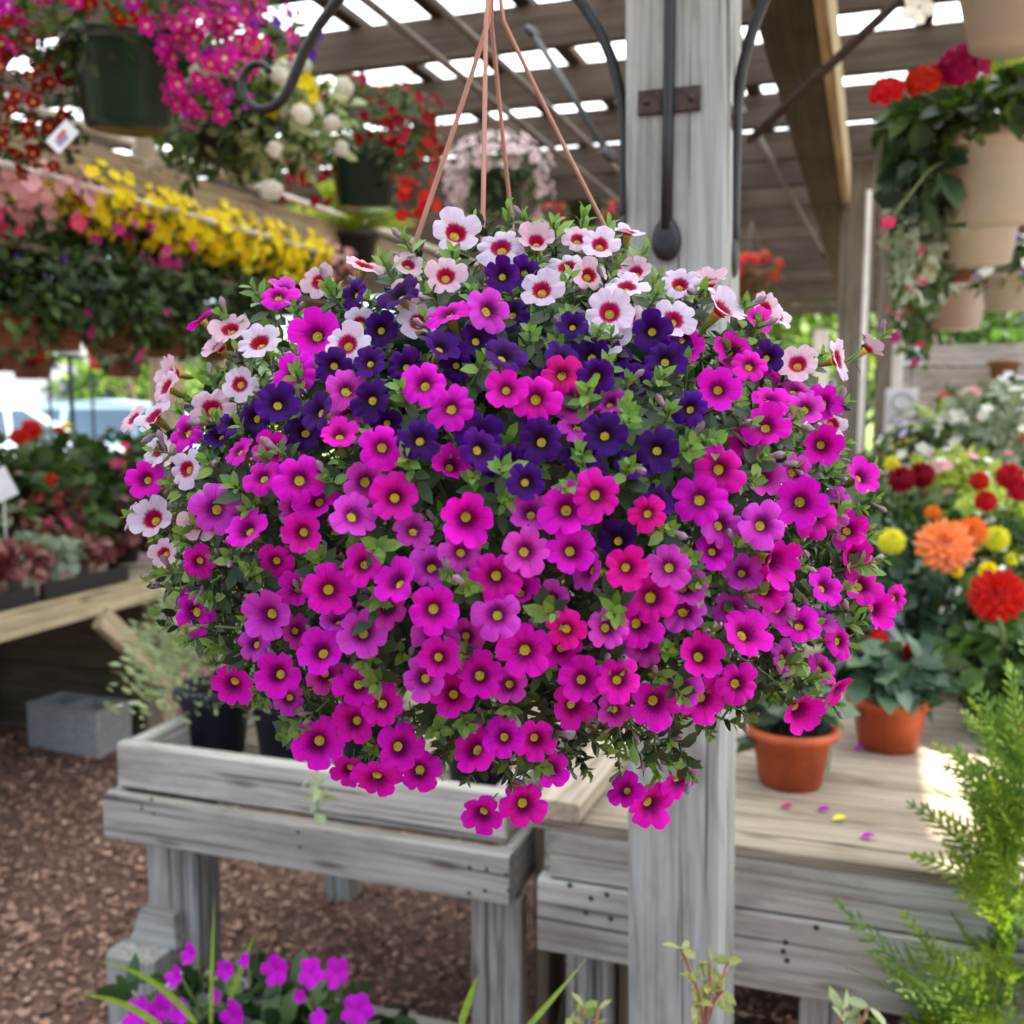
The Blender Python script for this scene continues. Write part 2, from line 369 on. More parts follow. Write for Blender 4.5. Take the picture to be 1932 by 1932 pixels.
def box_mesh(x0, x1, y0, y1, z0, z1, mat):
    V = [(x, y, z) for z in (z0, z1) for y in (y0, y1) for x in (x0, x1)]
    return mesh('box', V, [[0, 2, 3, 1], [4, 5, 7, 6], [0, 1, 5, 4], [2, 6, 7, 3], [0, 4, 6, 2], [1, 3, 7, 5]], mat, smooth=False)

# leaf outline: base, 2 left, tip, 2 right; folded along the midrib and arched
def leaf_cloud(P, D, U, L, W, fold=.25, arch=.18):
    """P base points, D directions, U upward normals (n,3); returns V (n*8), F quads"""
    n = len(P); D = D/np.linalg.norm(D, axis=1)[:, None]
    S = np.cross(D, U); S /= np.linalg.norm(S, axis=1)[:, None]+1e-9; U = np.cross(S, D)
    L = np.asarray(L)[:, None]; W = np.asarray(W)[:, None]
    def pt(a, s, u): return P + D*L*a + S*W*s + U*(L*(-arch*a*a) + W*fold*abs(s) + u)
    pts = [pt(0, 0, 0), pt(.30, -.46, 0), pt(.68, -.44, 0), pt(1, 0, 0), pt(.68, .44, 0), pt(.30, .46, 0), pt(.30, 0, 0), pt(.68, 0, 0)]
    V = np.stack(pts, 1).reshape(-1, 3); b = (np.arange(n)*8)[:, None]
    F = np.concatenate([b+np.array([[0, 6, 1, 1]]), b+np.array([[1, 6, 7, 2]]), b+np.array([[2, 7, 3, 3]]), b+np.array([[0, 5, 6, 6]]), b+np.array([[6, 5, 4, 7]]), b+np.array([[7, 4, 3, 3]])], 1).reshape(-1, 4)
    return V, F
def tidy(F): return [list(dict.fromkeys(f)) for f in F.tolist()]
def rdirs(n, bias=(0, 0, 0), rng=RNG):
    d = rng.normal(size=(n, 3)) + np.asarray(bias); return d/np.linalg.norm(d, axis=1)[:, None]
def foliage_mesh(c, rad, n, size, mat, shell=.45, ratio=.5, bias=(0, 0, .15), droop=.2):
    c = np.asarray(c, float); rad = np.asarray(rad, float)
    d = rdirs(n, bias); t = shell + (1-shell)*RNG.random(n)**.6
    lump = 1 + .16*np.sin(d[:, 0]*5+c[0]*9)*np.sin(d[:, 1]*6+c[1]*7) + .1*np.sin(d[:, 2]*8+d[:, 0]*7)
    P = c + d*rad*(t*lump)[:, None]
    D = d*1.0 + RNG.normal(size=(n, 3))*.7 - np.array([0, 0, droop]); U = d + np.array([0, 0, .6]) + RNG.normal(size=(n, 3))*.4
    L = size*(.6+.8*RNG.random(n)); V, F = leaf_cloud(P, D, U, L, L*ratio)
    return mesh('foliage', V, tidy(F), mat)

# ---- background flower shapes, radius 1, facing +Z
def disc_flower(mat, eye='f_eye', lobes=5, cup=.25, er=.22):
    n = lobes*4; V = [(0, 0, -.1)]; F, mi = [], []
    for i in range(n):
        a = 2*math.pi*i/n; V.append((er*math.cos(a), er*math.sin(a), 0))
    for i in range(n):
        a = 2*math.pi*i/n; w_ = abs(math.cos(lobes/2*a)); r = (.74+.26*w_**.6)*random.uniform(.92, 1.05); V.append((r*math.cos(a), r*math.sin(a), cup*r*r*(.6+.8*random.random())-.16*(1-w_)))
    for i in range(n):
        j = (i+1) % n; F.append([0, 1+i, 1+j]); mi.append(1); F.append([1+i, 1+n+i, 1+n+j, 1+j]); mi.append(0)
    return mesh('blossom', V, F, [mat, eye], mi)
def petal_ball(mat, rows=6, petals=11, flat=.75, pl=.5, pw=.3, mat2=None, point=.0):
    """dahlia or pompon: rows of strap petals from the rim to the heart"""
    P, D, U, L, W = [], [], [], [], []
    for r in range(rows):
        el = -20+106*r/(rows-1); k = max(4, int(petals*math.cos(R(max(0, el)))+2))
        for i in range(k):
            a = 2*math.pi*(i+.5*(r % 2))/k + random.uniform(-.08, .08); e = R(el+random.uniform(-6, 6))
            d = Vector((math.cos(a)*math.cos(e), math.sin(a)*math.cos(e), math.sin(e)*flat))
            P.append(d*(1-pl)*.9); D.append(d); U.append(Vector((-math.cos(a)*math.sin(e), -math.sin(a)*math.sin(e), math.cos(e)))); L.append(pl*random.uniform(.9, 1.1)+.06); W.append(pw)
    V, F = leaf_cloud(np.array(P), np.array(D), np.array(U), L, W, fold=.5, arch=-.05)
    V, F = V.tolist(), tidy(F); b = len(V); rc = 1-pl*.62
    for el in (-30, 10, 40, 65):
        for k in range(10): V.append((rc*math.cos(R(el))*math.cos(k*.628), rc*math.cos(R(el))*math.sin(k*.628), rc*math.sin(R(el))*flat))
    V.append((0, 0, rc*flat))
    for j in range(3):
        for k in range(10): F.append([b+j*10+k, b+j*10+(k+1) % 10, b+(j+1)*10+(k+1) % 10, b+(j+1)*10+k])
    for k in range(10): F.append([b+30+k, b+30+(k+1) % 10, b+40])
    mi = None; mats = [mat]
    if mat2:
        mats = [mat, mat2]; mi = [1 if random.random() < .35 else 0 for _ in range(len(F))]
    return mesh('bloom', V, F, mats, mi)
def floret_ball(mat, n=34, flat=.7):
    """a geranium or begonia head: small florets packed into a dome"""
    V, F = [], []
    for i in range(n):
        z = 1-1.45*(i+.5)/n; a = i*2.39996; r = math.sqrt(max(0, 1-z*z)); d = Vector((r*math.cos(a), r*math.sin(a), z*flat))
        m = facing(d*random.uniform(.8, .95), d+Vector((random.uniform(-.3, .3), random.uniform(-.3, .3), .1)), random.random()*6, .36); b = len(V)
        V.append(tuple(m @ Vector((0, 0, -.15))))
        for k in range(10):
            an = 2*math.pi*k/10; rr = 1 if k % 2 == 0 else .72; V.append(tuple(m @ Vector((rr*math.cos(an), rr*math.sin(an), .2*random.random()))))
        for k in range(10): F.append([b, b+1+k, b+1+(k+1) % 10])
    return mesh('flower_head', V, F, mat)
FM = {}
def fm(kind, col):
    key = (kind, col)
    if key not in FM:
        m = 'f_'+col
        if kind == 'disc': FM[key] = [disc_flower(m) for _ in range(3)]
        elif kind == 'dark': FM[key] = [disc_flower(m, 'f_darkeye', er=.3) for _ in range(2)]
        elif kind == 'plain': FM[key] = [disc_flower(m, m, cup=.15) for _ in range(3)]
        elif kind == 'ball': FM[key] = [floret_ball(m) for _ in range(2)]
        elif kind == 'pompon': FM[key] = [petal_ball(m, 8, 13, .9, .42, .26)]
        elif kind == 'dahlia': FM[key] = [petal_ball(m, 6, 13, .6, .62, .26, 'f_scarlet' if col == 'red' else 'f_orange')]
    return FM[key]

def pot_mesh(rt, rb, h, mat, lip=.012, soil=True):
    k = .82
    return lathe([(rb, 0), (rb+(rt-rb)*k, h*k), (rt+lip*.2, h*k+.002), (rt+lip, h*k+.006), (rt+lip, h-.004), (rt+lip-.003, h), (rt-.004, h), (rt-.008, h*.86), (0, h*.84)], mat)
def potted(name, label, cat, loc, group=None, pot=None, fol=(), flowers=(), hang=None, wires=3, flname='flower', wmat='pipe', extra_loc=None):
    """loc = centre of the pot's base. fol: (offset, radii, n, size, mat). flowers: (kind, colour, n, size, offset, radii, bias, min_dot)"""
    loc = Vector(loc); t = thing(name, label, cat, loc, group)
    if pot:
        rt, rb, h, mat = pot[:4]
        obj('pot', pot_mesh(rt, rb, h, mat), t, Matrix.Translation(loc))
        obj('soil', lathe([(rt*.93, h*.85), (rt*.5, h*.88), (0, h*.89)], 'soil', 16), t, Matrix.Translation(loc))
    for i, (off, rad, n, size, mat, *kw) in enumerate(fol):
        f = obj('foliage', foliage_mesh((0, 0, 0), rad, n, size, mat, **(kw[0] if kw else {})), t, Matrix.Translation(loc+Vector(off)))
        f['kind'] = 'stuff'
    for (kind, colr, n, size, off, rad, bias, md) in flowers:
        ms = fm(kind, colr); c = loc+Vector(off); rad = Vector(rad); b = Vector(bias).normalized() if Vector(bias).length else None; pts = []
        tries = 0
        while len(pts) < n and tries < n*40:
            tries += 1
            d = Vector(RNG.normal(size=3)).normalized()
            if b and d.dot(b) < md: continue
            p = c + Vector((d.x*rad.x, d.y*rad.y, d.z*rad.z))*random.uniform(.76, 1.14)
            if any((p-q).length < size*1.15 for q in pts): continue
            if pot and hang and p.z < loc.z+pot[2]*.95 and math.hypot(p.x-loc.x, p.y-loc.y) < 9 and abs((p-loc).dot(rt_)) < pot[0]*1.0 and (p-loc).dot(fw_) < 0: continue
            pts.append(p); nn = d + Vector((random.uniform(-.35, .35), random.uniform(-.35, .35), random.uniform(-.1, .5)))
            obj(flname, random.choice(ms), t, facing(p, nn, random.random()*6.28, size*random.uniform(.7, 1.2)))
    if hang:
        rt, h = pot[0], pot[2]; top = Vector((loc.x, loc.y, hang))
        for k in range(wires):
            a = 2*math.pi*k/wires+.5; tube('hanger_wire', [loc+Vector((rt*math.cos(a), rt*math.sin(a), h)), top], .0022, wmat, t, 5)
    return t

# ================================================================== THE SETTING
# ground: one mulch-brown sheet, uneven; lawn and car park far off
def ground_mat():
    m, nt, b = new_mat('bark_ground'); tc = N(nt, 'ShaderNodeTexCoord'); v = tc.outputs['Object']
    n1 = noise(nt, v, 38, 6, .7); n2 = noise(nt, v, 1.2, 3)
    c = ramp(nt, n1, [(.3, (.07, .036, .026)), (.5, (.16, .083, .06)), (.72, (.30, .17, .125))])
    c = mixc(nt, 1., c, ramp(nt, n2, [(.3, (.8, .78, .76)), (.7, (1.1, 1.08, 1.05))]), 'MULTIPLY')
    nt.links.new(c, b.inputs['Base Color']); b.inputs['Roughness'].default_value = .95; bump(nt, b, n1, .8, .03); return m
M['ground'] = ground_mat()
M['chip'] = leaf_mat('bark_chips', [(.09, .045, .033, 1), (.38, .21, .15, 1), (.58, .36, .27, 1), (.19, .10, .072, 1)], .9, 0.0, .15, 1.)
def lawn_mat():
    m, nt, b = new_mat('lawn_grass'); tc = N(nt, 'ShaderNodeTexCoord'); v = tc.outputs['Object']; n1 = noise(nt, v, 3, 6, .7)
    nt.links.new(ramp(nt, n1, [(.3, (.12, .2, .03)), (.7, (.24, .34, .06))]), b.inputs['Base Color']); b.inputs['Roughness'].default_value = .9; return m
M['lawn'] = lawn_mat()
M['asphalt'] = plain('asphalt', (.09, .09, .095), .9, 0, .2, 4)
def sheet(name, x0, x1, y0, y1, z, mat, nx=2, ny=2, amp=0.):
    xs, ys = np.linspace(x0, x1, nx), np.linspace(y0, y1, ny)
    V = [(x, y, z + amp*math.sin(x*3.1+y*1.7)*math.sin(y*2.3-x)) for y in ys for x in xs]
    F = [[j*nx+i, j*nx+i+1, (j+1)*nx+i+1, (j+1)*nx+i] for j in range(ny-1) for i in range(nx-1)]
    o = obj(name, mesh(name, V, F, mat)); o['kind'] = 'structure'; return o
sheet('ground', -300, 300, -300, 300, -.012, 'ground')
sheet('ground', -7, 4, -1, 9, 0, 'ground', 60, 60, .008).name = 'mulch_bed'
sheet('lawn', -120, 120, 16, 200, .03, 'lawn')
sheet('parking_lot', -60, -4.5, 9.5, 15.9, .034, 'asphalt')
# loose bark chips where the mulch is in sight
def chips():
    n = 44000
    P = np.stack([RNG.uniform(-4.2, .6, n), RNG.uniform(1.5, 5.2, n), RNG.uniform(.002, .016, n)], 1)
    D = RNG.normal(size=(n, 3))*[1, 1, .25]; U = RNG.normal(size=(n, 3))*.35+[0, 0, 1]
    L = RNG.uniform(.010, .032, n); V, F = leaf_cloud(P, D, U, L, L*RNG.uniform(.3, .75, n), .1, .12)
    o = obj('bark_mulch', mesh('bark_mulch', V, tidy(F), 'chip', smooth=False)); o['kind'] = 'stuff'
    o['label'] = 'loose reddish brown bark chips covering the ground'
chips()

# slatted roof: joists on edge along x, flat battens along y, translucent sheets over them
roof = structure('roof', (0, 6, 2.75))
def panel_mat():
    m, nt, b = new_mat('translucent_roofing'); out = nt.nodes['Material Output']
    tr = N(nt, 'ShaderNodeBsdfTranslucent'); tc = N(nt, 'ShaderNodeTexCoord'); mp = N(nt, 'ShaderNodeMapping'); mp.inputs['Scale'].default_value = (.6, 14, 1)
    nt.links.new(tc.outputs['Object'], mp.inputs[0]); c = ramp(nt, noise(nt, mp.outputs[0], 1., 3), [(.3, (.70, .76, .78)), (.65, (.86, .89, .90))])
    nt.links.new(c, tr.inputs[0]); mx = N(nt, 'ShaderNodeMixShader'); mx.inputs[0].default_value = .78
    b.inputs['Base Color'].default_value = (.5, .53, .54, 1); b.inputs['Roughness'].default_value = .4
    nt.links.new(b.outputs[0], mx.inputs[1]); nt.links.new(tr.outputs[0], mx.inputs[2]); nt.links.new(mx.outputs[0], out.inputs[0]); return m
M['panel'] = panel_mat()
RX0, RX1 = -5.6, 1.9
ROOF_JY = [3.55+.66*k for k in range(-6, 15)]
jm = [beam_mesh(RX1-RX0, .04, .15, 'wood_roof') for _ in range(4)]
for i, y in enumerate(ROOF_JY):
    obj('joist', jm[i % 4], roof, frame((RX0, y, 2.80), (1, 0, 0)))
bm_ = [beam_mesh(14.2, .062, .036, 'wood_roof') for _ in range(3)]
for i, x in enumerate(np.arange(RX0+.05, RX1, .335)):
    obj('batten', bm_[i % 3], roof, frame((x+.02*math.sin(i*7), -.6, 2.895), (0, 1, 0)))
def corrugated(w_, L):
    n = 28; V = []; F = []
    for i in range(n+1):
        x = w_*i/n; z = .012*math.sin(i*math.pi/1.75)
        V += [(x, 0, z), (x, L, z)]
    for i in range(n): F.append([2*i, 2*i+2, 2*i+3, 2*i+1])
    return mesh('roof_sheet', V, F, 'panel')
cm = corrugated(.96, 14.3)
for i in range(8):
    obj('roof_sheet', cm, roof, Matrix.Translation((RX0-.05+i*.94, -.65, 2.935+.004*(i % 2))))
# the far end of the roof drops as a boarded gable
gable = thing('gable_wall', 'dark brown boarded gable closing the far end of the roof', 'gable', (-1, 12.7, 1.9))
for k in range(4, 6):
    board('plank', (RX0, 12.72, 2.09+.125*k), (.9, 12.72, 2.09+.125*k), .03, .118, 'wood_roof', gable)

# big roof beam that runs away on the right, the sun on its side put into a paler board
B0 = at_z(1512, -60, 2.72); bx = -.22
rb = thing('roof_beam', 'long pale-edged timber beam running back under the roof, pale board standing in for its sunlit side', 'beam', (bx, 2.4, 2.6))
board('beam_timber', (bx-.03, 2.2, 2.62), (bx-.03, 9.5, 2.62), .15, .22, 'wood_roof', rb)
board('sunlit_side_board', (bx+.065, 2.2, 2.60), (bx+.065, 9.5, 2.60), .036, .19, 'wood_pale', rb)  # pale board added to colour the beam's side as sunlit

def post(label, x, y, s, z1, mat, name='timber_post', sy=None, z0=0., cat='post', lean=0.):
    t = thing(name, label, cat, (x, y, z0))
    o = obj('post_shaft', beam_mesh(z1-z0, s, sy or s, mat, .007), t, frame((x+lean, y, z0), (-lean*1.25, 0, z1-z0), Vector((0, 1, 0))))
    return t
PX, PY = -.266, 1.49
main_post = post('tall square weathered grey post behind the hanging basket', PX, PY, .14, 2.75, 'wood_post', lean=.034)
tube('split', [(PX+.012, PY-.0695, 1.70), (PX+.014, PY-.0702, 1.6), (PX+.012, PY-.0702, 1.50), (PX+.016, PY-.0698, 1.32)], [.0012, .0022, .002, .0008], 'nail', main_post, 5)

# far posts
def far_post(px, d, wpx, label, mat, ztop=2.72):
    p = at_d(px, 760, d); return post(label, p.x, p.y, wpx*d/F_*.93, ztop, mat)
far_post(1606, 5.4, 62, 'thick grey-brown post carrying the long roof beam', 'wood_taupe')
far_post(1668, 6.4, 40, 'narrower post just right of the thick beam post', 'wood_taupe')
p = at_d(1625, 760, 5.2)
tag(tube('conduit_pipe', [(p.x, p.y, .02), (p.x, p.y, 2.55)], .013, 'pipe_white'), 'thin pale conduit pipe running up beside the thick post', 'pipe')
p = at_d(1690, 760, 5.8)
post('slim cream painted upright beside the stone plaque', p.x, p.y, .055, 2.4, 'pipe_white')
far_post(318, 6.3, 50, 'grey post behind the left flower shelves', 'wood_tan', 2.4)
far_post(1546, 11.5, 28, 'pale far-off post seen in the gap under the roof', 'pipe_white', 2.3)

# pipes slung under the joists for hanging baskets
for i, (px, zz, lab, mt) in enumerate([(690, 2.62, 'galvanised pipe slung under the joists, left of the hanger strands', 'pipe'),
                                     (815, 2.66, 'galvanised pipe slung under the joists, running behind the hanger strands', 'pipe')]):
    a = at_z(px, 0, zz); tag(tube('hanging_pipe', [(a.x, 1.6, zz), (a.x, 12.4, zz)], .013, mt), lab, 'pipe')
def strut(label, p, q, r_, mat='rust', flat=None):
    t = thing('iron_brace', label, 'brace', p); tube('bar', [p, q], r_, mat, t, 8, flat)
    for e in (p, q): obj('end_plate', lathe([(0, -.004), (r_*1.6, -.004), (r_*1.6, .004), (0, .004)], 'iron', 12), t, frame(e, (Vector(q)-Vector(p)), Vector((0, 0, 1))))
    return t
strut('rusty iron brace slanting up to the right from behind the post', at_d(1422, 258, 2.6), at_d(1745, -45, 2.35), .0125)
strut('thin iron rod slanting down to the right behind the post', at_d(1395, 190, 4.6), at_d(1552, 480, 4.8), .011, 'pipe')
strut('dark flat iron brace meeting the post from the upper left', at_d(1004, 60, 2.3), at_d(1150, 292, 2.15), .013, 'iron', .35)

# iron basket brackets on three faces of the post
def bracket(label, base, out, side, zfoot, ztop, reach, drop, scroll=True, plate=True):
    """strap up the post face, then an arch outward ending in a scroll"""
    base = Vector(base); out = Vector(out).normalized(); t = thing('basket_bracket', label, 'bracket', base + Vector((0, 0, zfoot)))
    up = Vector((0, 0, 1)); o = out
    pts = [base + up*z + o*.008 for z in np.linspace(zfoot, ztop, 6)]
    a = pts[-1]; arch = bez(a, a+up*.32+o*.02, a+o*reach*.75+up*.42, a+o*reach-up*drop, 18)[1:]
    e = arch[-1]; sc_ = []
    if scroll:
        d = (arch[-1]-arch[-2]).normalized(); n = o*1.0; rr = .055; c = e + (o*.8+up*.25).normalized()*rr
        v0 = e-c; ax = Vector(side)
        for k in range(1, 16):
            q = Quaternion(ax, -k*.36); sc_.append(c + (q @ v0)*(1-.045*k))
    obj_ = tube('strap_bar', pts+arch+sc_, [.0098]*len(pts)+[.0098]*len(arch)+[.0098-.0002*k for k in range(len(sc_))], 'iron', t, 8, .8)
    obj('foot', mesh_foot(), t, frame(base+up*(zfoot-.012)+o*.004, up, o))
    if plate:
        zp = zfoot+.17
        sd = Vector(side); board('plate', base+up*zp+o*.003-sd*.042, base+up*zp+o*.003+sd*.042, .032, .005, 'rust', t, up=o)
        for s in (-.03, .03): obj('screw', lathe([(.0045, 0), (.0045, .002), (0, .0032)], 'nail', 10), t, facing(base+up*zp+o*.0055+sd*s, o))
    return t
def mesh_foot():
    n = 20; V = [(0, 0, .011)]; F = []
    for ring, (s, z) in enumerate(((.55, .011), (.85, .009), (1, .004), (1, 0))):
        for k in range(n):
            a = 2*math.pi*k/n; V.append(((.030*s*math.cos(a)), (.020-.003*math.cos(a))*s*math.sin(a), z))
    for k in range(n): F.append([0, 1+k, 1+(k+1) % n])
    for r_ in range(3):
        for k in range(n): F.append([1+r_*n+k, 1+(r_+1)*n+k, 1+(r_+1)*n+(k+1) % n, 1+r_*n+(k+1) % n])
    return mesh('foot', V, F, 'iron')
fr = at_y(1250, 435, PY-.07); pl = at_y(1250, 198, PY-.07)
bracket('black iron bracket with oval foot on the front of the grey post', (PX-.004, PY-.07, 0), (0, -1, 0), (1, 0, 0), fr.z, fr.z+.62, .64, .02)
rs = at_x(1385, 470, PX+.07)
bracket('black iron bracket on the right side of the grey post', (PX+.07, PY-.01, 0), (1, 0, 0), (0, 1, 0), fr.z-.02, fr.z+.17, .5, -.05)
bracket('black iron bracket arching left from the grey post to a scroll', (PX-.07, PY-.01, 0), (-1, 0, 0), (0, -1, 0), fr.z+.02, fr.z+.15, .545, -.115, plate=False)

# ------------------------------------------------------------------ front planter bench (left)
ZT = .75
def nails(parent, pts, n, r_=.004):
    me = nails.me
    for p in pts: obj('nail', me, parent, facing(p, n, 0, r_/.004))
nails.me = lathe([(.004, 0), (.004, .0006), (0, .001)], 'nail', 8)
bl = at_z(222, 1391, ZT); br = at_z(955, 1498, ZT); yb = (bl.y+br.y)/2
xl, xr = bl.x+.025, br.x
tb = thing('planter_bench', 'weathered grey planter bench with raised rim, holding the navy pots', 'bench', (xl, yb, 0))
DEPTH = .92
board('rim_board', (xl, yb, ZT-.05), (xr, yb, ZT-.05), .036, .10, 'wood_grey', tb)
board('side_rim_board', (xl+.018, yb+.019, ZT-.05), (xl+.018, yb+DEPTH, ZT-.05), .036, .099, 'wood_grey', tb)
board('side_rim_board', (xr-.018, yb+.019, ZT-.05), (xr-.018, yb+DEPTH, ZT-.05), .036, .099, 'wood_grey', tb)
board('rim_board', (xl, yb+DEPTH+.02, ZT-.05), (xr, yb+DEPTH+.02, ZT-.05), .036, .10, 'wood_grey', tb)
ya = yb-.038
board('apron_board', (xl-.012, ya, ZT-.155), (xr+.02, ya, ZT-.155), .036, .10, 'wood_grey', tb)
board('apron_board', (xr+.002, ya+.02, ZT-.158), (xr+.002, yb+DEPTH, ZT-.158), .036, .107, 'wood_grey', tb)
board('apron_board', (xl-.002, ya+.02, ZT-.158), (xl-.002, yb+DEPTH, ZT-.158), .036, .107, 'wood_grey', tb)
for k in range(6):
    yy = yb+.09+k*.148; board('slat', (xl+.04, yy, ZT-.112), (xr-.04, yy, ZT-.112), .138, .022, 'wood_deck', tb)
lx = at_y(278, 1700, ya).x
board('leg', (lx, ya+.075, 0), (lx, ya+.075, ZT-.213), .088, .040, 'wood_grey', tb, up=(0, -1, 0))
board('leg', (lx+.066, ya+.105, 0), (lx+.066, ya+.105, ZT-.124), .04, .088, 'wood_grey', tb, up=(0, -1, 0))
board('leg', (lx, yb+DEPTH-.07, 0), (lx, yb+DEPTH-.07, ZT-.124), .088, .088, 'wood_grey', tb, up=(0, -1, 0))
board('foot_block', (lx-.03, ya+.03, .0), (lx-.03, ya+.03, .285), .13, .14, 'wood_grey', tb, up=(0, -1, 0), ch=.012)
V = [(-.075, 0, 0), (.05, 0, 0), (.044, 0, .08), (-.044, 0, .08)]
obj('foot_gusset', mesh('gusset', [(x, y, z) for y in (-.02, .02) for x, _, z in V], [[0, 1, 2, 3], [7, 6, 5, 4], [0, 4, 5, 1], [1, 5, 6, 2], [2, 6, 7, 3], [3, 7, 4, 0]], 'wood_grey', smooth=False), tb, Matrix.Translation((lx, ya+.048, .286)))
rx_ = at_y(925, 1800, ya).x
board('leg', (rx_, ya+.05, 0), (rx_, ya+.05, ZT-.213), .105, .04, 'wood_grey', tb, up=(0, -1, 0))
board('leg', (rx_, yb+DEPTH-.07, 0), (rx_, yb+DEPTH-.07, ZT-.124), .088, .088, 'wood_grey', tb, up=(0, -1, 0))
nails(tb, [at_y(x, y, ya-.0185) for x, y in ((217, 1483), (274, 1491), (286, 1508), (268, 1524), (290, 1535), (219, 1505), (562, 1570), (566, 1598), (886, 1636), (918, 1640), (955, 1650), (885, 1685), (915, 1680), (960, 1680))], (0, -1, 0))

# ------------------------------------------------------------------ flat display table (right)
yt = at_z(1500, 1610, ZT).y; xt0 = at_y(1014, 1560, yt).x; xt1 = 2.6; TD = 1.62
tt = thing('display_table', 'weathered slatted display table with double apron, carrying the terracotta pots', 'table', (xt0, yt, 0))
nb = 11
for k in range(nb):
    yy = yt+.075+k*.147
    board('table_board', (xt0-.005 if k else xt0-.01, yy, ZT-.011), (xt1, yy, ZT-.011), .143, .022, 'wood_deck', tt, wob=.0006)
board('apron_board', (xt0+.022, yt+.024, ZT-.068), (xt1, yt+.024, ZT-.068), .036, .09, 'wood_grey', tt)
board('apron_board', (xt0, yt+.02, ZT-.185), (xt1, yt+.02, ZT-.185), .04, .138, 'wood_grey', tt)
board('end_board', (xt0+.018, yt+.045, ZT-.12), (xt0+.018, yt+TD-.01, ZT-.12), .036, .19, 'wood_grey', tt)
for px in (1118, 1560):
    x_ = at_y(px, 1850, yt+.09).x
    board('leg', (x_, yt+.09, 0), (x_, yt+.09, ZT-.03), .088, .06, 'wood_grey', tt, up=(0, -1, 0))
x_ = at_y(1118, 1850, yt+.09).x
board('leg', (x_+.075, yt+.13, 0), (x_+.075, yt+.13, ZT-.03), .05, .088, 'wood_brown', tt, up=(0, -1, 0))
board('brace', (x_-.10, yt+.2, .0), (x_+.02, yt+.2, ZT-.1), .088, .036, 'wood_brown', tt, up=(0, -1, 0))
for x_ in (xt0+.1, 1.0, 2.4): board('leg', (x_, yt+TD-.1, 0), (x_, yt+TD-.1, ZT-.03), .088, .088, 'wood_grey', tt, up=(0, -1, 0))
nails(tt, [at_y(x, y, yt-.0005) for x, y in ((1075, 1670), (1115, 1695), (1145, 1688), (1105, 1722), (1152, 1733), (1482, 1778), (1478, 1795), (1485, 1812), (1540, 1750))], (0, -1, 0), .005)
for k in range(4): board('light_block_plank', (xt0+.1, yt+TD-.03, .10+.15*k), (xt1, yt+TD-.03, .10+.15*k), .022, .145, 'wood_brown', tt)  # planks added at the back to block light under the table
for k in range(3): board('light_block_plank', (xt0+.20, yt+.25, .12+.15*k), (xt0+.20, yt+TD-.06, .12+.15*k), .022, .14, 'wood_brown', tt)  # added inside the left end, keeps the space below dark
# the rail that lies diagonally on the table's left end
a = at_z(1048, 1530, ZT+.02); b = at_z(1160, 1405, ZT+.02)
tag(board('loose_rail', a, a+(b-a)*1.5, .09, .036, 'wood_deck'), 'pale plank lying along the left end of the display table', 'plank')
tag(board('upright_board', (xr+.055, yb+.10, 0), (xr+.055, yb+.10, ZT-.03), .03, .12, 'wood_brown', up=(0, -1, 0)), 'dark narrow board standing in the gap between the two benches', 'board')

# ------------------------------------------------------------------ back-left bench
lb0 = at_z(0, 1173, .8); lb1 = at_z(322, 1073, .8); xb = (lb0.x+lb1.x)/2-.02
ye = lb1.y+.02
t2 = thing('plant_bench', 'pale timber plant bench with diagonal brace, loaded with trays of potted plants', 'bench', (xb, ye, 0))
board('edge_rail', (xb, 1.2, .755), (xb, ye, .755), .04, .095, 'wood_pale', t2)
board('end_rail', (xb-.02, ye+.02, .755), (xb-1.3, ye+.02, .755), .04, .094, 'wood_pale', t2)
for k in range(8):
    xx = xb-.12-k*.155; board('bench_slat', (xx, 1.2, .786), (xx, ye-.01, .786), .14, .022, 'wood_deck', t2)
board('leg', (xb-.075, ye-.09, 0), (xb-.075, ye-.09, .75), .09, .09, 'wood_tan', t2, up=(0, -1, 0))
board('leg', (xb-1.1, ye-.09, 0), (xb-1.1, ye-.09, .75), .09, .09, 'wood_tan', t2, up=(0, -1, 0))
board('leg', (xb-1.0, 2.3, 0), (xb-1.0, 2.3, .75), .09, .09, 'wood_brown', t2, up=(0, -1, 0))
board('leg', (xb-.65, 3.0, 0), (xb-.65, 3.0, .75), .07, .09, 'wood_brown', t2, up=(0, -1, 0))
for k in range(5): board('shade_back_plank', (xb-1.36, 1.2, .08+.15*k), (xb-1.36, ye+.1, .08+.15*k), .025, .149, 'wood_brown', t2)  # brown boards behind the bench, added to make its underside dark
for k in range(5): board('shade_back_plank', (xb-1.34, ye+.05, .08+.15*k), (xb-.14, ye+.05, .08+.15*k), .025, .149, 'wood_brown', t2)  # far end closed with added boards to shut light out below
q0, q1 = at_x(190, 1165, xb+.025), at_x(318, 1285, xb+.025)
board('diagonal_brace', q0, q1, .04, .085, 'wood_pale', t2, up=(0, 0, 1))
# concrete block under it
def block():
    c = at_z(185, 1432, 0); wy_, wx_, h_ = .20, .40, .20
    t = thing('concrete_block', 'grey hollow concrete block on the ground under the bench', 'block', c)
    mtx = Matrix.Translation(c) @ Matrix.Rotation(R(-4), 4, 'Z')
    def part(x0, x1, y0, y1): obj('web' if x1-x0 < .1 else 'side', box_mesh(x0, x1, y0, y1, 0, h_, 'concrete'), t, mtx)
    part(-.40, 0, 0, .035); part(-.40, 0, .165, .20); part(-.40, -.365, .0352, .1648); part(-.217, -.183, .0352, .1648); part(-.035, 0, .0352, .1648)
block()

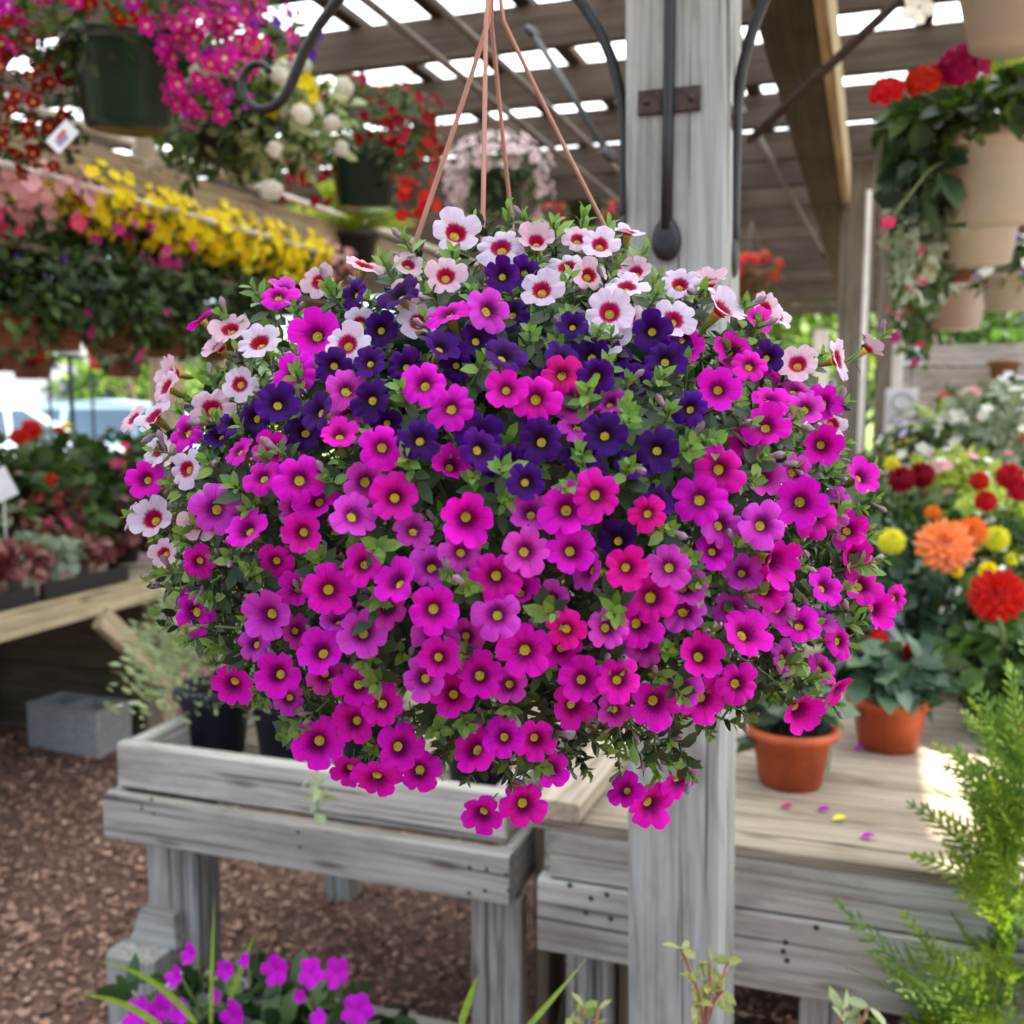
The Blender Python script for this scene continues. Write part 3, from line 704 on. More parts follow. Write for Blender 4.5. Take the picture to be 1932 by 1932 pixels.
# ------------------------------------------------------------------ left shelf timbers
SX = -2.52
s1 = thing('shelf_beam', 'broad tan timber running back along the left above the yellow flowers', 'beam', (SX, 2, 2.3))
zt_, zb_ = at_x(0, 212, SX).z, at_x(0, 292, SX).z
board('timber', (SX-.03, 1.4, (zt_+zb_)/2), (SX-.03, 9, (zt_+zb_)/2), .06, zt_-zb_, 'wood_tan', s1)
tag(tube('rail_pipe', [(SX+.02, 1.4, at_x(0, 186, SX).z), (SX+.02, 9, at_x(0, 186, SX).z)], .016, 'pipe_white'), 'pale pipe rail above the broad left timber', 'pipe')
tag(tube('rail_pipe', [(SX+.02, 1.4, at_x(0, 312, SX).z), (SX+.02, 9, at_x(0, 312, SX).z)], .014, 'pipe_white'), 'pale pipe rail just under the broad left timber', 'pipe')

# ================================================================== THE HANGING BASKET
def bloom_mesh(kind, seed):
    rg = random.Random(seed); nth = 70; rings = [.18, .25, .34, .46, .60, .75, .89, 1.0]; R0 = .18
    lobe = [1+rg.uniform(-.13, .06) for _ in range(5)]; tilt = [rg.uniform(-.26, .20) for _ in range(5)]
    ph = rg.random()*6; cup = rg.choice((rg.uniform(.03, .35), rg.uniform(.03, .35), rg.uniform(.03, .35), rg.uniform(.03, .35), rg.uniform(.5, .75))); back = rg.uniform(.0, .9); V, A, F, mi = [], [], [], []
    notch = rg.uniform(.0, .06); warp = rg.uniform(.03, .11); rip = rg.uniform(.01, .045)
    for r in rings:
        t = (r-R0)/(1-R0)
        for i in range(nth+1):
            th = 2*math.pi*i/nth; u = ((th+warp*math.sin(2*th+ph))*5/(2*math.pi)) % 5; k = int(u) % 5; w_ = abs((u % 1)-.5)*2     # 0 mid-lobe, 1 cleft
            out = (.68+.32*(1-w_**5)) * lobe[k] - notch*math.exp(-(w_/.14)**2) + .012*math.sin(17*th+ph)
            rr = r*(1+(out-1)*t**1.3) if t > 0 else r
            z = -.22*math.exp(-(r-R0)/.10) + cup*t*.9 - back*max(0, r-.55)**2 + tilt[k]*(1-w_)*r*r - .10*r*(w_**4) + .05*r*r*math.sin(3*th+ph) + rip*r**4*math.sin(11*th+ph*2) - .03*r*math.exp(-(w_/.12)**2)
            V.append((rr*math.cos(th), rr*math.sin(th), z)); A.append((r, w_, th))
    n1 = nth+1
    for j in range(len(rings)-1):
        for i in range(nth): F.append([j*n1+i, (j+1)*n1+i, (j+1)*n1+i+1, j*n1+i+1]); mi.append(0)
    # tube behind and calyx
    b = len(V); seg = 12; tp = [(.20, -.24), (.195, -.38), (.16, -.66), (.10, -.95), (.09, -1.05)]
    for r, z in tp:
        for i in range(seg): V.append((r*math.cos(2*math.pi*i/seg), r*math.sin(2*math.pi*i/seg), z)); A.append((.9, .5, 0))
    for j in range(len(tp)-1):
        for i in range(seg): F.append([b+j*seg+i, b+j*seg+(i+1) % seg, b+(j+1)*seg+(i+1) % seg, b+(j+1)*seg+i][::-1]); mi.append(1)
    for k in range(5):
        a = 2*math.pi*k/5+ph; b = len(V); c, s = math.cos(a), math.sin(a)
        V += [(.08*c-.05*s, .08*s+.05*c, -1.05), (.08*c+.05*s, .08*s-.05*c, -1.05), (.24*c+.03*s, .24*s-.03*c, -.62), (.30*c, .30*s, -.42), (.24*c-.03*s, .24*s+.03*c, -.62)]; A += [(.9, .5, 0)]*5
        F.append([b, b+1, b+2, b+3, b+4]); mi.append(2)
    b = len(V); V += [(.05, 0, -1.0), (-.03, .045, -1.0), (-.03, -.045, -1.0), (.12, .03, -1.9), (.06, .05, -1.9), (.06, 0, -1.9)]; A += [(.9, .5, 0)]*6
    for i in range(3): F.append([b+i, b+(i+1) % 3, b+3+(i+1) % 3, b+3+i]); mi.append(2)
    return mesh('bloom', V, F, [M[kind], M['tube'], M['calyx']], mi, attr=A)
def throat_mesh(seed):
    rg = random.Random(seed); nth = 20; ph = rg.random()*6; V, A, F, mi = [], [], [], []
    for r, z in ((.240, -.145), (.205, -.18), (.17, -.26), (.12, -.35), (.0, -.38)):
        for i in range(nth):
            th = 2*math.pi*i/nth; s = 1+(.24*abs(math.sin(2.5*th+ph))**1.5+.07*math.sin(9*th+ph) if r > .25 else .06*abs(math.sin(2.5*th+ph)))
            V.append((r*s*math.cos(th), r*s*math.sin(th), z)); A.append((r, .5, th))
    for j in range(4):
        for i in range(nth): F.append([j*nth+i, (j+1)*nth+i, (j+1)*nth+(i+1) % nth, j*nth+(i+1) % nth][::-1]); mi.append(0)
    for k in range(3):
        a = k*2.1+ph; b = len(V); c = Vector((.05*math.cos(a), .05*math.sin(a), -.2)); s = .034
        V += [tuple(c+Vector(v)*s) for v in ((1, 0, 0), (-1, 0, 0), (0, 1, 0), (0, -1, 0), (0, 0, 1.2), (0, 0, -6))]; A += [(0, 0, 0)]*6
        for f in ((0, 2, 4), (2, 1, 4), (1, 3, 4), (3, 0, 4), (2, 0, 5), (1, 2, 5), (3, 1, 5), (0, 3, 5)): F.append([b+x for x in f]); mi.append(1)
    return mesh('throat', V, F, ['throat', 'anther'], mi, attr=A)
BLOOMS = {k: [bloom_mesh(k, 31*i+ord(k)) for i in range(14)] for k in 'mvhpwk'}
THROATS = [throat_mesh(i) for i in range(4)]

def sprig_arrays(seed, nl=13, L0=.018, stem=.05, bright=.5):
    """leafy shoot along +Z, tip rosette; returns V, F, material index"""
    rg = np.random.default_rng(seed); V, F, mi = [], [], []
    curve = rg.uniform(-.25, .25, 2)
    def ax(t): return np.array([curve[0]*stem*t*t, curve[1]*stem*t*t, stem*t])
    P, D, U, L = [], [], [], []
    for i in range(nl):
        t = .12+.88*(i/(nl-1))**.75; a = i*2.4+rg.uniform(-.3, .3); e = R(15+55*t**2+rg.uniform(-14, 14))
        d = np.array([math.cos(a)*math.cos(e), math.sin(a)*math.cos(e), math.sin(e)])
        P.append(ax(t)); D.append(d); U.append([-math.cos(a)*math.sin(e), -math.sin(a)*math.sin(e), math.cos(e)]); L.append(L0*(1.05-.55*t**2)*rg.uniform(.8, 1.2))
    L = np.array(L); v, f = leaf_cloud(np.array(P), np.array(D), np.array(U, float), L, L*rg.uniform(.42, .54), .22, .22)
    V = v.tolist(); F = tidy(f); mi = []
    for i in range(nl): mi += [1 if i/nl > 1-bright else 0]*6
    b = len(V)
    for t in (0, .5, 1.):
        c = ax(t)
        for k in range(4): V.append((c+np.array([math.cos(k*1.571), math.sin(k*1.571), 0])*.0013*(1.2-t*.4)).tolist())
    for j in range(2):
        for k in range(4): F.append([b+j*4+k, b+j*4+(k+1) % 4, b+(j+1)*4+(k+1) % 4, b+(j+1)*4+k]); mi.append(2)
    if rg.random() < .5:      # a folded bud beside the tip
        a = rg.random()*6; b = len(V); c = ax(.85); d = np.array([math.cos(a)*.7, math.sin(a)*.7, .7]); s = np.cross(d, [0, 0, 1.]); s /= np.linalg.norm(s); u = np.cross(s, d)
        for t, r in ((0, .0008), (.4, .0016), (.8, .0028), (1, .0008)):
            for k in range(5): V.append((c+d*.017*t+(s*math.cos(k*1.257)+u*math.sin(k*1.257))*r).tolist())
        for j in range(3):
            for k in range(5): F.append([b+j*5+k, b+j*5+(k+1) % 5, b+(j+1)*5+(k+1) % 5, b+(j+1)*5+k]); mi.append(3)
    return np.array(V), F, mi
SPR = [sprig_arrays(i, 12+i % 4, .0165+.001*(i % 4), .042+.004*(i % 3), (.55, .35, .2)[i % 3]) for i in range(10)]
SPR_ME = [mesh('sprig', v, f, ['leaf', 'leaftip', 'stem', 'bud'], m) for v, f, m in SPR]
BIG = [mesh('sprig', *sprig_arrays(60+i, 10, .036, .085, .25)[:2], ['leaf', 'leaftip', 'stem', 'bud'], sprig_arrays(60+i, 10, .036, .085, .25)[2]) for i in range(3)]

BD = .88; BC = at_d(965, 985, BD); RXb, RZb, RYb = 735*BD/F_, 600*BD/F_, .29
rt_, up_, fw_ = Vector(_rt), Vector(_up), Vector(_fw)
def surf(px, py, deep=0.):
    nx, ny = (px-965)/735., (py-985)/600.; s = nx*nx+ny*ny; core = math.sqrt(max(0., 1-s))
    p = at_d(px, py, BD - RYb*core + deep + (.03*(s-1) if s > 1 else 0)); q = p-BC
    n = (rt_*(q.dot(rt_)/RXb**2) + up_*(q.dot(up_)/RZb**2) + fw_*(q.dot(fw_)/RYb**2)).normalized()
    return p, n, core
pot_c = at_d(965, 1000, BD); rimz = at_d(965, 620, BD).z
basket = thing('hanging_basket', 'large hanging basket brimming with magenta, purple and white-pink trumpet flowers', 'hanging basket', (pot_c.x, pot_c.y, rimz-.2))
pb = Vector((pot_c.x, pot_c.y, rimz-.2))
obj('pot', pot_mesh(.14, .10, .20, 'pot_green'), basket, Matrix.Translation(pb))
obj('soil', lathe([(.13, .17), (.07, .178), (0, .18)], 'soil', 20), basket, Matrix.Translation(pb))
apex = at_d(931, -70, BD)
def strand(pts, r=.0027): tube('hanger_strand', pts, r, 'strand', basket, 8, .7)
for (a, b, dd) in ((922, 762, -.02), (917, 911, -.09), (927, 967, .06), (944, 1190, .02)):
    yb_ = 520; p1 = at_d(b, yb_ if b in (762, 1190) else 430, BD+dd); k1 = at_d(a+(6 if b > 1000 else 0), 40, BD+dd*.1)
    top = at_d(931+(a-931)*.3, -70, BD)
    end = Vector((p1.x, p1.y, rimz))+(Vector((p1.x, p1.y, 0))-Vector((pb.x, pb.y, 0)))*.05
    strand([top, k1] + [k1.lerp(p1, t)+Vector((0, 0, -.003*math.sin(t*3.1))) for t in (.25, .5, .75, 1)] + [end])
tube('hook', [apex+Vector((0, 0, -.004)), apex+Vector((.012, 0, .02)), apex+Vector((.012, 0, .05)), apex+Vector((0, 0, .075)), apex+Vector((-.014, 0, .06))], .0028, 'strand', basket, 8)

FL = '''w 860 440 94;w 945 467 90;k 841 522 68;k 687 500 66;k 602 532 52;w 1022 548 76;w 1070 503 72+;w 1150 590 88;w 1148 634 84+;w 1183 540 76;w 1283 538 60;w 1270 604 84;w 1360 585 92;w 1132 462 58;w 1185 437 52;k 1012 458 52
w 790 608 72+;w 655 650 82;w 490 648 80;k 400 772 82;w 290 785 72;k 253 790 44;k 1505 687 68;w 1580 678 72;k 1636 660 30;k 315 730 60;w 452 725 54;k 435 622 62;w 290 980 78;w 352 885 60;w 300 850 52;k 1340 535 42;k 1445 582 44;w 1466 596 46+
w 1572 800 42+;w 680 612 54+;k 765 556 44+;k 335 862 42;k 245 975 32;k 375 985 52+;k 310 1045 38;k 1200 515 42+;k 1110 520 52+;k 1090 452 42;k 770 500 40+;k 1185 600 50+;k 415 655 50+;k 330 705 46+;k 400 945 44+;w 700 455 0
p 753 556 94;p 668 555 56;p 948 520 58;p 990 515 52+;p 965 592 64+;p 832 655 76;p 950 672 86;p 630 690 64;p 697 684 54;p 524 762 84;p 600 777 82;p 575 815 76+;p 480 790 70+;p 700 755 78;p 790 830 84;p 905 848 92;p 905 822 104+;p 1020 833 96
p 992 910 74;p 940 905 54+;p 1060 680 84;p 1115 672 80+;p 1160 672 60+;p 1125 710 70;p 1140 820 92;p 1095 860 86+;p 1240 848 88;p 1195 878 74+;p 1240 942 72+;p 1230 625 78;p 1255 680 80;p 1080 615 44;p 1300 770 68;p 1450 675 54;p 1165 1020 82+
p 440 800 54+;p 765 690 62+;p 718 622 60+;p 415 822 44+;p 1010 800 56+;p 900 642 70+;p 640 640 50+;p 1290 640 50+;p 1200 720 56+;p 1030 720 54+;p 860 690 54+;p 960 870 60+;p 1120 900 60+;p 730 800 56+
m 596 632 94;m 845 590 82;v 922 585 88;m 555 705 84;v 655 735 84;m 800 725 82;m 850 770 86;m 955 735 64;m 1010 752 94;v 1080 758 76+;h 1060 706 68;v 1090 802 74+;m 1355 735 76;m 720 845 86;m 640 820 58;v 655 785 56+;m 565 905 96;m 495 900 64
v 690 910 86+;m 745 938 88;v 667 972 90;v 405 962 90;m 467 1000 80;m 570 1005 72;m 600 945 74+;m 880 977 98;m 1068 962 102;m 1125 935 94;h 1220 968 62;m 1320 943 100;m 1358 886 94;v 1360 990 84+;v 1438 990 90;m 1510 948 94;m 1540 978 84+;m 1445 805 78
m 1415 690 54;m 1455 755 64;v 1520 770 64;m 1550 840 66;v 1500 890 70+;m 350 815 66;m 275 905 56;m 380 602 42;m 525 558 54;v 540 545 50+;v 990 1040 86;m 1077 1040 88;v 1110 1075 82+;h 1183 1072 76;v 1262 1070 80;m 1228 1127 106;v 1290 1152 84+;m 1457 1058 92;m 1443 1112 80+
m 935 1088 94;m 980 1115 76+;v 815 1070 84+;m 685 1065 66;m 750 1097 90;m 620 1113 98;m 817 1150 92;v 818 1190 84+;v 937 1160 88;m 365 1155 84;v 508 1160 92;m 560 1110 56+;v 685 1195 88;m 607 1230 88;v 615 1275 70+;m 525 1272 82;m 440 1290 74;v 545 1318 44+
m 828 1240 70;v 800 1280 76;m 905 1275 86;m 855 1310 80;v 960 1292 64+;m 990 1228 102;m 1058 1222 76+;h 1068 1188 68;v 1145 1185 72;m 1205 1178 94+;v 1215 1218 76+;m 1098 1283 84;m 1165 1282 78;m 1080 1332 74+;m 1235 1325 96;v 1160 1342 54+;m 1325 1317 84+;m 1390 1290 74
m 1320 1238 84;m 1405 1195 100;m 1508 1178 68;m 1555 1108 60;m 1625 1105 68;m 1650 1150 54;m 1585 1210 58;m 1580 1300 50;m 1505 1338 80;m 1690 1130 36;v 1380 1150 62+;m 675 1295 80;m 670 1360 74+;m 720 1330 74;m 600 1400 98;m 755 1410 90;m 710 1470 88;m 790 1455 84+;m 895 1412 98
m 950 1390 66;m 1010 1395 70;m 910 1535 70;m 987 1518 86;m 1227 1518 94;m 1280 1475 58+;m 1180 1490 52+;m 1040 1450 54+;m 660 1452 54+;m 1625 900 62;v 1575 960 72+;m 1600 1000 64+;m 1290 660 60+;m 1380 662 64+;m 1480 700 54+;m 1555 760 54;m 1430 602 44;v 1500 735 60+
m 450 850 44;v 870 1042 74+;v 730 1150 64+;v 1290 1108 74+;v 1480 1240 48+;v 1290 1300 64+;v 640 1170 64+;v 1000 968 74+;v 560 960 60+;v 1440 900 60+;v 1400 1080 60+;v 880 1200 60+;v 1040 1130 60+;v 560 1190 50+;m 1345 1040 60+;v 1470 1150 60+;v 780 1000 64+;m 520 1060 54+;v 480 1215 50+;m 375 1060 46+;m 1610 1050 50+;v 1545 1170 50+;m 1550 1260 44+;m 520 850 54+;m 850 880 58+;v 1150 760 54+;m 1410 830 56+'''
BR = random.Random(5)
for ent in FL.replace('\n', ';').split(';'):
    k, x, y, s = ent.split(); deep = s.endswith('+'); x, y, s = float(x), float(y), float(s.rstrip('+'))
    if s < 10: continue
    s = s*.6+33
    if k == 'p': s *= .92
    p, n, core = surf(x, y, BR.uniform(-.016, .002) + (.024 if deep else 0))
    to = (Vector((0, 0, CAMZ))-p).normalized(); wc = .35 + .75*core
    turn = BR.random() < .25; wc *= .55 if turn else 1
    nn = n*(.75-.35*core) + to*wc + Vector((BR.uniform(-.7, .7), 0, BR.uniform(-.2, .8)))*turn + Vector((0, 0, .16)) + Vector((BR.uniform(-.3, .3), BR.uniform(-.3, .3), BR.uniform(-.35, .3)))*(1.0 if not deep else 1.35)
    d = (p-Vector((0, 0, CAMZ))).dot(fw_)
    f = obj('flower', BR.choice(BLOOMS[k]), basket, facing(p, nn, BR.random()*6.28, s*.57*d/F_))
    th = obj('throat', BR.choice(THROATS)); th.parent = f
    if k in 'wk': th.scale = (1.22, 1.22, .9)
# blooms on the far side, out to the same rounded outline
for i in range(46):
    a = BR.uniform(.1, math.pi-.1); e = BR.uniform(-.7, 1.0)
    d = (rt_*math.cos(a)*math.cos(e) + fw_*math.sin(a)*math.cos(e) + up_*math.sin(e)).normalized()
    p = BC + rt_*d.dot(rt_)*RXb*.97 + fw_*d.dot(fw_)*RYb + up_*d.dot(up_)*RZb*.95
    if d.dot(fw_) < .25: continue
    k = BR.choice('wwkkpm') if e > .3 else BR.choice('mmmvw')
    f = obj('flower', BR.choice(BLOOMS[k]), basket, facing(p, d+Vector((0, 0, .2)), BR.random()*6, .018)); th = obj('throat', BR.choice(THROATS)); th.parent = f

# leafy shoots: those at the surface one by one, the thicket inside as one mass
ROS = '''510 870;545 1385;590 1060;725 1020;710 1245;870 1350;850 1230;1020 1165;890 1095;1105 890;900 905;1190 730;1185 800;1222 728;1085 925;1330 868;1150 645;1000 425;1050 440;1100 432;1160 455;900 560;620 560;450 610;560 720;770 762;430 1060;490 1090;440 1235;860 1080;960 1345;1010 1440;1290 1450;1250 1230;1480 1262;1520 1290;1640 1030;1600 1080;1430 880;1560 890;1470 815;1425 640;1652 640;700 1150;950 962;1125 640;500 572;400 890;330 930;375 1190;780 470;740 500;640 560;560 600;1230 560;1310 560;1400 610;1540 690;330 780;1600 1180;1560 1330;560 1350;820 1360;1180 900;1260 780;1330 830;1280 860;1400 760;900 700;1000 640;1080 600;700 820;630 900;780 900;480 940;350 1080;400 1120;1250 1010;1300 1060;1330 1120;1390 1020;1160 1130;700 1280;1150 1260;1250 1270;960 410;1200 480;860 500;960 880;1090 770;1170 770;1150 720'''
used = 0
for ent in ROS.replace('\n', ';').split(';'):
    x, y = map(float, ent.split()); p, n, core = surf(x, y, .004); to = (Vector((0, 0, CAMZ))-p).normalized()
    nn = n*.8 + to*.5 + Vector((0, 0, .25)) + Vector((BR.uniform(-.3, .3), BR.uniform(-.3, .3), BR.uniform(-.2, .3)))
    nn.normalize(); obj('sprig', BR.choice(SPR_ME[0::3]), basket, facing(p-nn*.03, nn, BR.random()*6, BR.uniform(.8, 1.1))); used += 1
for (x, y, dx, dy) in ((1085, 1370, .3, -1.), (1130, 1390, -.4, -1), (1190, 1400, .6, -.6), (1235, 1420, .9, -.4), (1275, 1440, .7, -.3), (1175, 1385, -.2, -1), (1000, 1430, .2, -1), (960, 1440, -.3, -1), (1500, 1270, .9, -.5), (1540, 1290, .9, -.2), (450, 1240, -.9, -.4), (1620, 1060, 1, .3), (560, 1370, -.9, .2), (1225, 1440, -.3, -.8)):
    p, n, core = surf(x, y, .01); d = rt_*dx+up_*dy+n*.5; d.normalize()
    obj('sprig', BR.choice(BIG), basket, facing(p-d*.06, d, BR.random()*6, BR.uniform(.62, .8))); used += 1
Vs, Fs, Ms, off = [], [], [], 0
i = 0
NT = 1700
for i in range(NT):
    z = 1-2*(i+.5)/NT; a = i*2.39996; r = math.sqrt(1-z*z); d = rt_*r*math.cos(a) + fw_*r*math.sin(a) + up_*z
    front = d.dot(fw_) < .15
    layer = (.58, .72, .84, .78)[i % 4]
    if z < -.8 and i % 2: continue
    lz = layer*(1-.17*min(1, abs(d.dot(rt_))*2.2)) if z > .25 else layer*(1-.12*max(0, -z))
    p = BC + rt_*d.dot(rt_)*RXb*layer + fw_*d.dot(fw_)*RYb*layer + up_*d.dot(up_)*RZb*lz
    nn = (d + Vector((BR.uniform(-.6, .6), BR.uniform(-.6, .6), BR.uniform(-.2, .7)))).normalized(); s = BR.uniform(.7, 1.1) if z > -.45 else BR.uniform(.6, .85)
    if layer == .84 and front and used < 300:
        obj('sprig', SPR_ME[BR.randrange(10)], basket, facing(p-nn*.02, nn, BR.random()*6, s)); used += 1
    else:
        v, f, m = SPR[BR.randrange(10)]; mt = np.array(facing(p-nn*.02, nn, BR.random()*6, s))
        Vs.append(v @ mt[:3, :3].T + mt[:3, 3]); Fs += [[q+off for q in g] for g in f]; Ms += m; off += len(v)
th = obj('foliage', mesh('foliage', np.concatenate(Vs)-np.array(BC), Fs, ['leaf', 'leaftip', 'stem', 'bud'], Ms), basket, Matrix.Translation(BC)); th['kind'] = 'stuff'

# ================================================================== PLANTS AND THINGS ROUND ABOUT
UPB = (0, 0, 1)
CAMB = tuple(-_fw*.8 + np.array([0, 0, .35]))
HP = 2.62
# ---- hanging baskets under the roof on the left
g = 'baskets hanging under the roof on the left'
p = at_d(243, 240, 2.6)
potted('flower_basket', 'hanging basket in glossy dark green pot with magenta and red blooms, top left corner', 'hanging basket', p, g, (.145, .105, .20, 'pot_green'),
       [((0, 0, .27), (.31, .31, .20), 900, .035, 'g_mid'), ((-.27, -.02, .08), (.14, .14, .16), 260, .03, 'g_dark')],
       [('disc', 'magenta', 130, .024, (.05, 0, .26), (.34, .33, .24), (.5, -.6, .1), .0), ('disc', 'violetmag', 50, .023, (.05, 0, .26), (.34, .33, .24), (.5, -.6, .1), .0), ('disc', 'red', 22, .025, (0, -.02, .25), (.19, .2, .06), (0, -1, .3), .1), ('disc', 'magenta', 30, .025, (.0, -.02, .33), (.25, .24, .07), (0, -1, .3), .1), ('disc', 'red', 30, .024, (-.02, 0, .25), (.33, .33, .22), (-.35, -.75, -.3), .55),
        ('disc', 'crimson', 90, .024, (-.27, -.02, .07), (.15, .16, .18), (-.1, -1, .1), .1), ('disc', 'magenta', 60, .024, (.27, -.02, .12), (.11, .14, .16), (.1, -1, .1), .1)], HP)
pt = at_d(118, 258, 2.45); t = thing('price_tag', 'small pale blue price tag dangling below the top left basket', 'tag', pt)
mt = frame(pt, Vector(_rt)*.7+Vector((0, 0, .7)), -fw_)
obj('card', box_mesh(-.036, .036, -.022, .022, -.001, .001, 'tag_white'), t, mt)
obj('print', box_mesh(-.022, .010, -.014, .006, .0012, .0016, 'tag_print'), t, mt); obj('print', box_mesh(-.012, .016, -.002, .011, .0018, .0022, 'tag_red'), t, mt)
tube('string', [pt+Vector((.02, 0, .03)), pt+Vector((.03, .02, .12))], .001, 'pot_black', t, 4)
p = at_d(440, 300, 3.15)
potted('flower_basket', 'hanging basket of white pompon blooms, purple trailing flowers and pale leaves', 'hanging basket', p, g, (.14, .10, .17, 'pot_black'),
       [((0, 0, .12), (.34, .30, .19), 900, .045, 'g_mid'), ((.16, -.05, .10), (.26, .22, .16), 420, .045, 'g_pale'), ((.1, 0, .30), (.17, .2, .16), 360, .032, 'g_mid')],
       [('ball', 'white', 26, .030, (.04, -.03, .06), (.38, .33, .20), (.2, -1, .1), .1), ('plain', 'purple', 34, .02, (.12, -.02, .32), (.20, .2, .19), (.1, -1, .1), .0),
        ('plain', 'yellow', 6, .03, (.26, -.05, .16), (.12, .15, .1), (.2, -1, .2), .3), ('plain', 'coral', 6, .024, (.2, -.05, .28), (.16, .15, .12), (.2, -1, .2), .3)], HP)
p = at_d(690, 392, 4.0)
potted('flower_basket', 'hanging basket in dark green pot heaped with deep red blooms', 'hanging basket', p, g, (.14, .105, .20, 'pot_green'),
       [((.06, 0, .29), (.25, .25, .16), 700, .034, 'g_mid'), ((.19, -.03, .17), (.12, .14, .20), 240, .03, 'g_dark')],
       [('plain', 'crimson', 85, .023, (.07, 0, .30), (.26, .26, .18), (.2, -1, .1), -.15), ('plain', 'red', 30, .023, (.20, -.03, .14), (.12, .14, .22), (.2, -1, .1), .0),
        ('plain', 'scarlet', 12, .026, (.12, -.05, .0), (.22, .14, .10), (.1, -1, .0), .2), ('plain', 'crimson', 22, .024, (-.22, -.02, .10), (.12, .14, .12), (0, -1, 0), .1)], HP)
p = at_d(945, 400, 5.0)
potted('flower_basket', 'hanging basket smothered in pale lilac-pink flowers, behind the hanger strands', 'hanging basket', p, g, (.15, .11, .18, 'pot_green'),
       [((0, 0, .15), (.23, .23, .19), 600, .035, 'g_mid')], [('dark', 'palepink', 160, .028, (0, 0, .15), (.255, .25, .22), (0, -1, .2), -.2)], HP)
p = at_d(1105, 430, 6.6)
potted('flower_basket', 'small hanging basket of coral-pink blooms just left of the grey post', 'hanging basket', p, g, (.13, .1, .16, 'pot_green'),
       [((0, 0, .15), (.21, .2, .13), 380, .035, 'g_mid')], [('plain', 'coral', 50, .034, (0, 0, .16), (.23, .22, .14), (0, -1, .3), -.1), ('plain', 'rose', 16, .034, (0, 0, .14), (.23, .22, .14), (0, -1, .3), .1)], HP)
p = at_d(1415, 560, 6.4)
potted('flower_basket', 'hanging basket of coral begonias right of the grey post', 'hanging basket', p, g, (.12, .1, .15, 'terra_dull'),
       [((0, 0, .12), (.17, .17, .12), 300, .035, 'g_mid')], [('ball', 'coral', 14, .035, (0, 0, .13), (.18, .18, .14), (0, -1, .3), .0)], HP)

# ---- yellow row on the left shelf beam, greenery hanging below it
g = 'pots along the left flower shelf'
row = [(40, 'pink and white', 'pot_taupe', (('plain', 'blush', 40), ('plain', 'rose', 8))), (150, 'first yellow', 'pot_black', (('plain', 'yellow', 55), ('plain', 'pinkmag', 14))), (262, 'second yellow', 'pot_black', (('plain', 'yellow', 60), ('plain', 'pinkmag', 16))),
       (372, 'third yellow', 'pot_green', (('plain', 'yellow', 75),)), (452, 'fourth yellow', 'pot_black', (('plain', 'yellow', 65), ('plain', 'lemon', 10))), (528, 'fifth yellow', 'pot_black', (('plain', 'yellow', 55), ('plain', 'lemon', 10))), (592, 'pink', 'pot_black', (('plain', 'blush', 30), ('plain', 'rose', 14)))]
rl = ['pot of shell-pink flowers at the left end of the shelf row', 'black pot of yellow flowers nearest the left edge of the shelf row', 'black pot of yellow flowers with pink ones, second in the yellow row',
      'green pot with the densest yellow flowers, third in the yellow row', 'black pot of yellow flowers, fourth in the yellow row', 'black pot of yellow flowers at the far end of the yellow row', 'pot of blush and rose flowers just past the yellow row']
SZ = at_x(0, 470, SX-.16).z
for (px, lab, pm, fls), L_ in zip(row, rl):
    q = at_z(px, 476 + px*.135, SZ); yq = max(q.y, 2.5)
    q = at_x(px, 470, SX-.16); loc = Vector((SX-.16, q.y, SZ))
    potted('flower_pot', L_, 'potted plant', loc, g, (.11, .085, .15, pm), [((0, 0, .16), (.20, .22, .10), 420, .035, 'g_mid')],
           [(k_, c_, int(n_*2.5), .027, (0, 0, .18+(.02 if i == 0 else -.09)), (.23, .26, .15), (.5, -.7, .35), -.05) for i, (k_, c_, n_) in enumerate(fls)])
sh = thing('flower_shelf', 'narrow dark timber shelf under the yellow flower row', 'shelf', (SX-.16, 4, SZ))
for k in (-.1, .1): board('shelf_board', (SX-.16+k, 1.6, SZ-.012), (SX-.16+k, 8.6, SZ-.012), .18, .022, 'wood_brown', sh)
for yy in (2.0, 4.2, 6.5): board('bracket_arm', (SX-.36, yy, SZ-.06), (SX+.04, yy, SZ-.06), .04, .07, 'wood_brown', sh); board('bracket_arm', (SX-.05, yy, SZ-.06), (SX-.05, yy, zb_), .03, .03, 'wood_brown', sh)
gl = ['leafy green hanging plant at the left edge below the shelf', 'leafy green hanging plant in dull terracotta pot, second below the shelf', 'leafy green hanging plant in dull terracotta pot, third below the shelf', 'dark leafy hanging plant, fourth below the shelf', 'dark leafy hanging plant at the far end below the shelf']
for px, L_ in zip((20, 105, 205, 315, 415), gl):
    q = at_x(px, 640, SX-.12); loc = Vector((SX-.12, q.y, at_x(0, 655, SX-.12).z))
    potted('trailing_plant', L_, 'potted plant', loc, g, (.10, .075, .13, 'terra_dull'), [((0, 0, .22), (.24, .22, .17), 800, .05, 'g_dark'), ((.05, -.05, .12), (.22, .2, .1), 260, .045, 'g_mid')],
           [('plain', 'pinkmag', 4, .022, (0, 0, .12), (.22, .2, .16), (.5, -.8, 0), .1), ('plain', 'purple', 3, .022, (0, 0, .25), (.22, .2, .16), (.5, -.8, 0), .1)], SZ-.03)
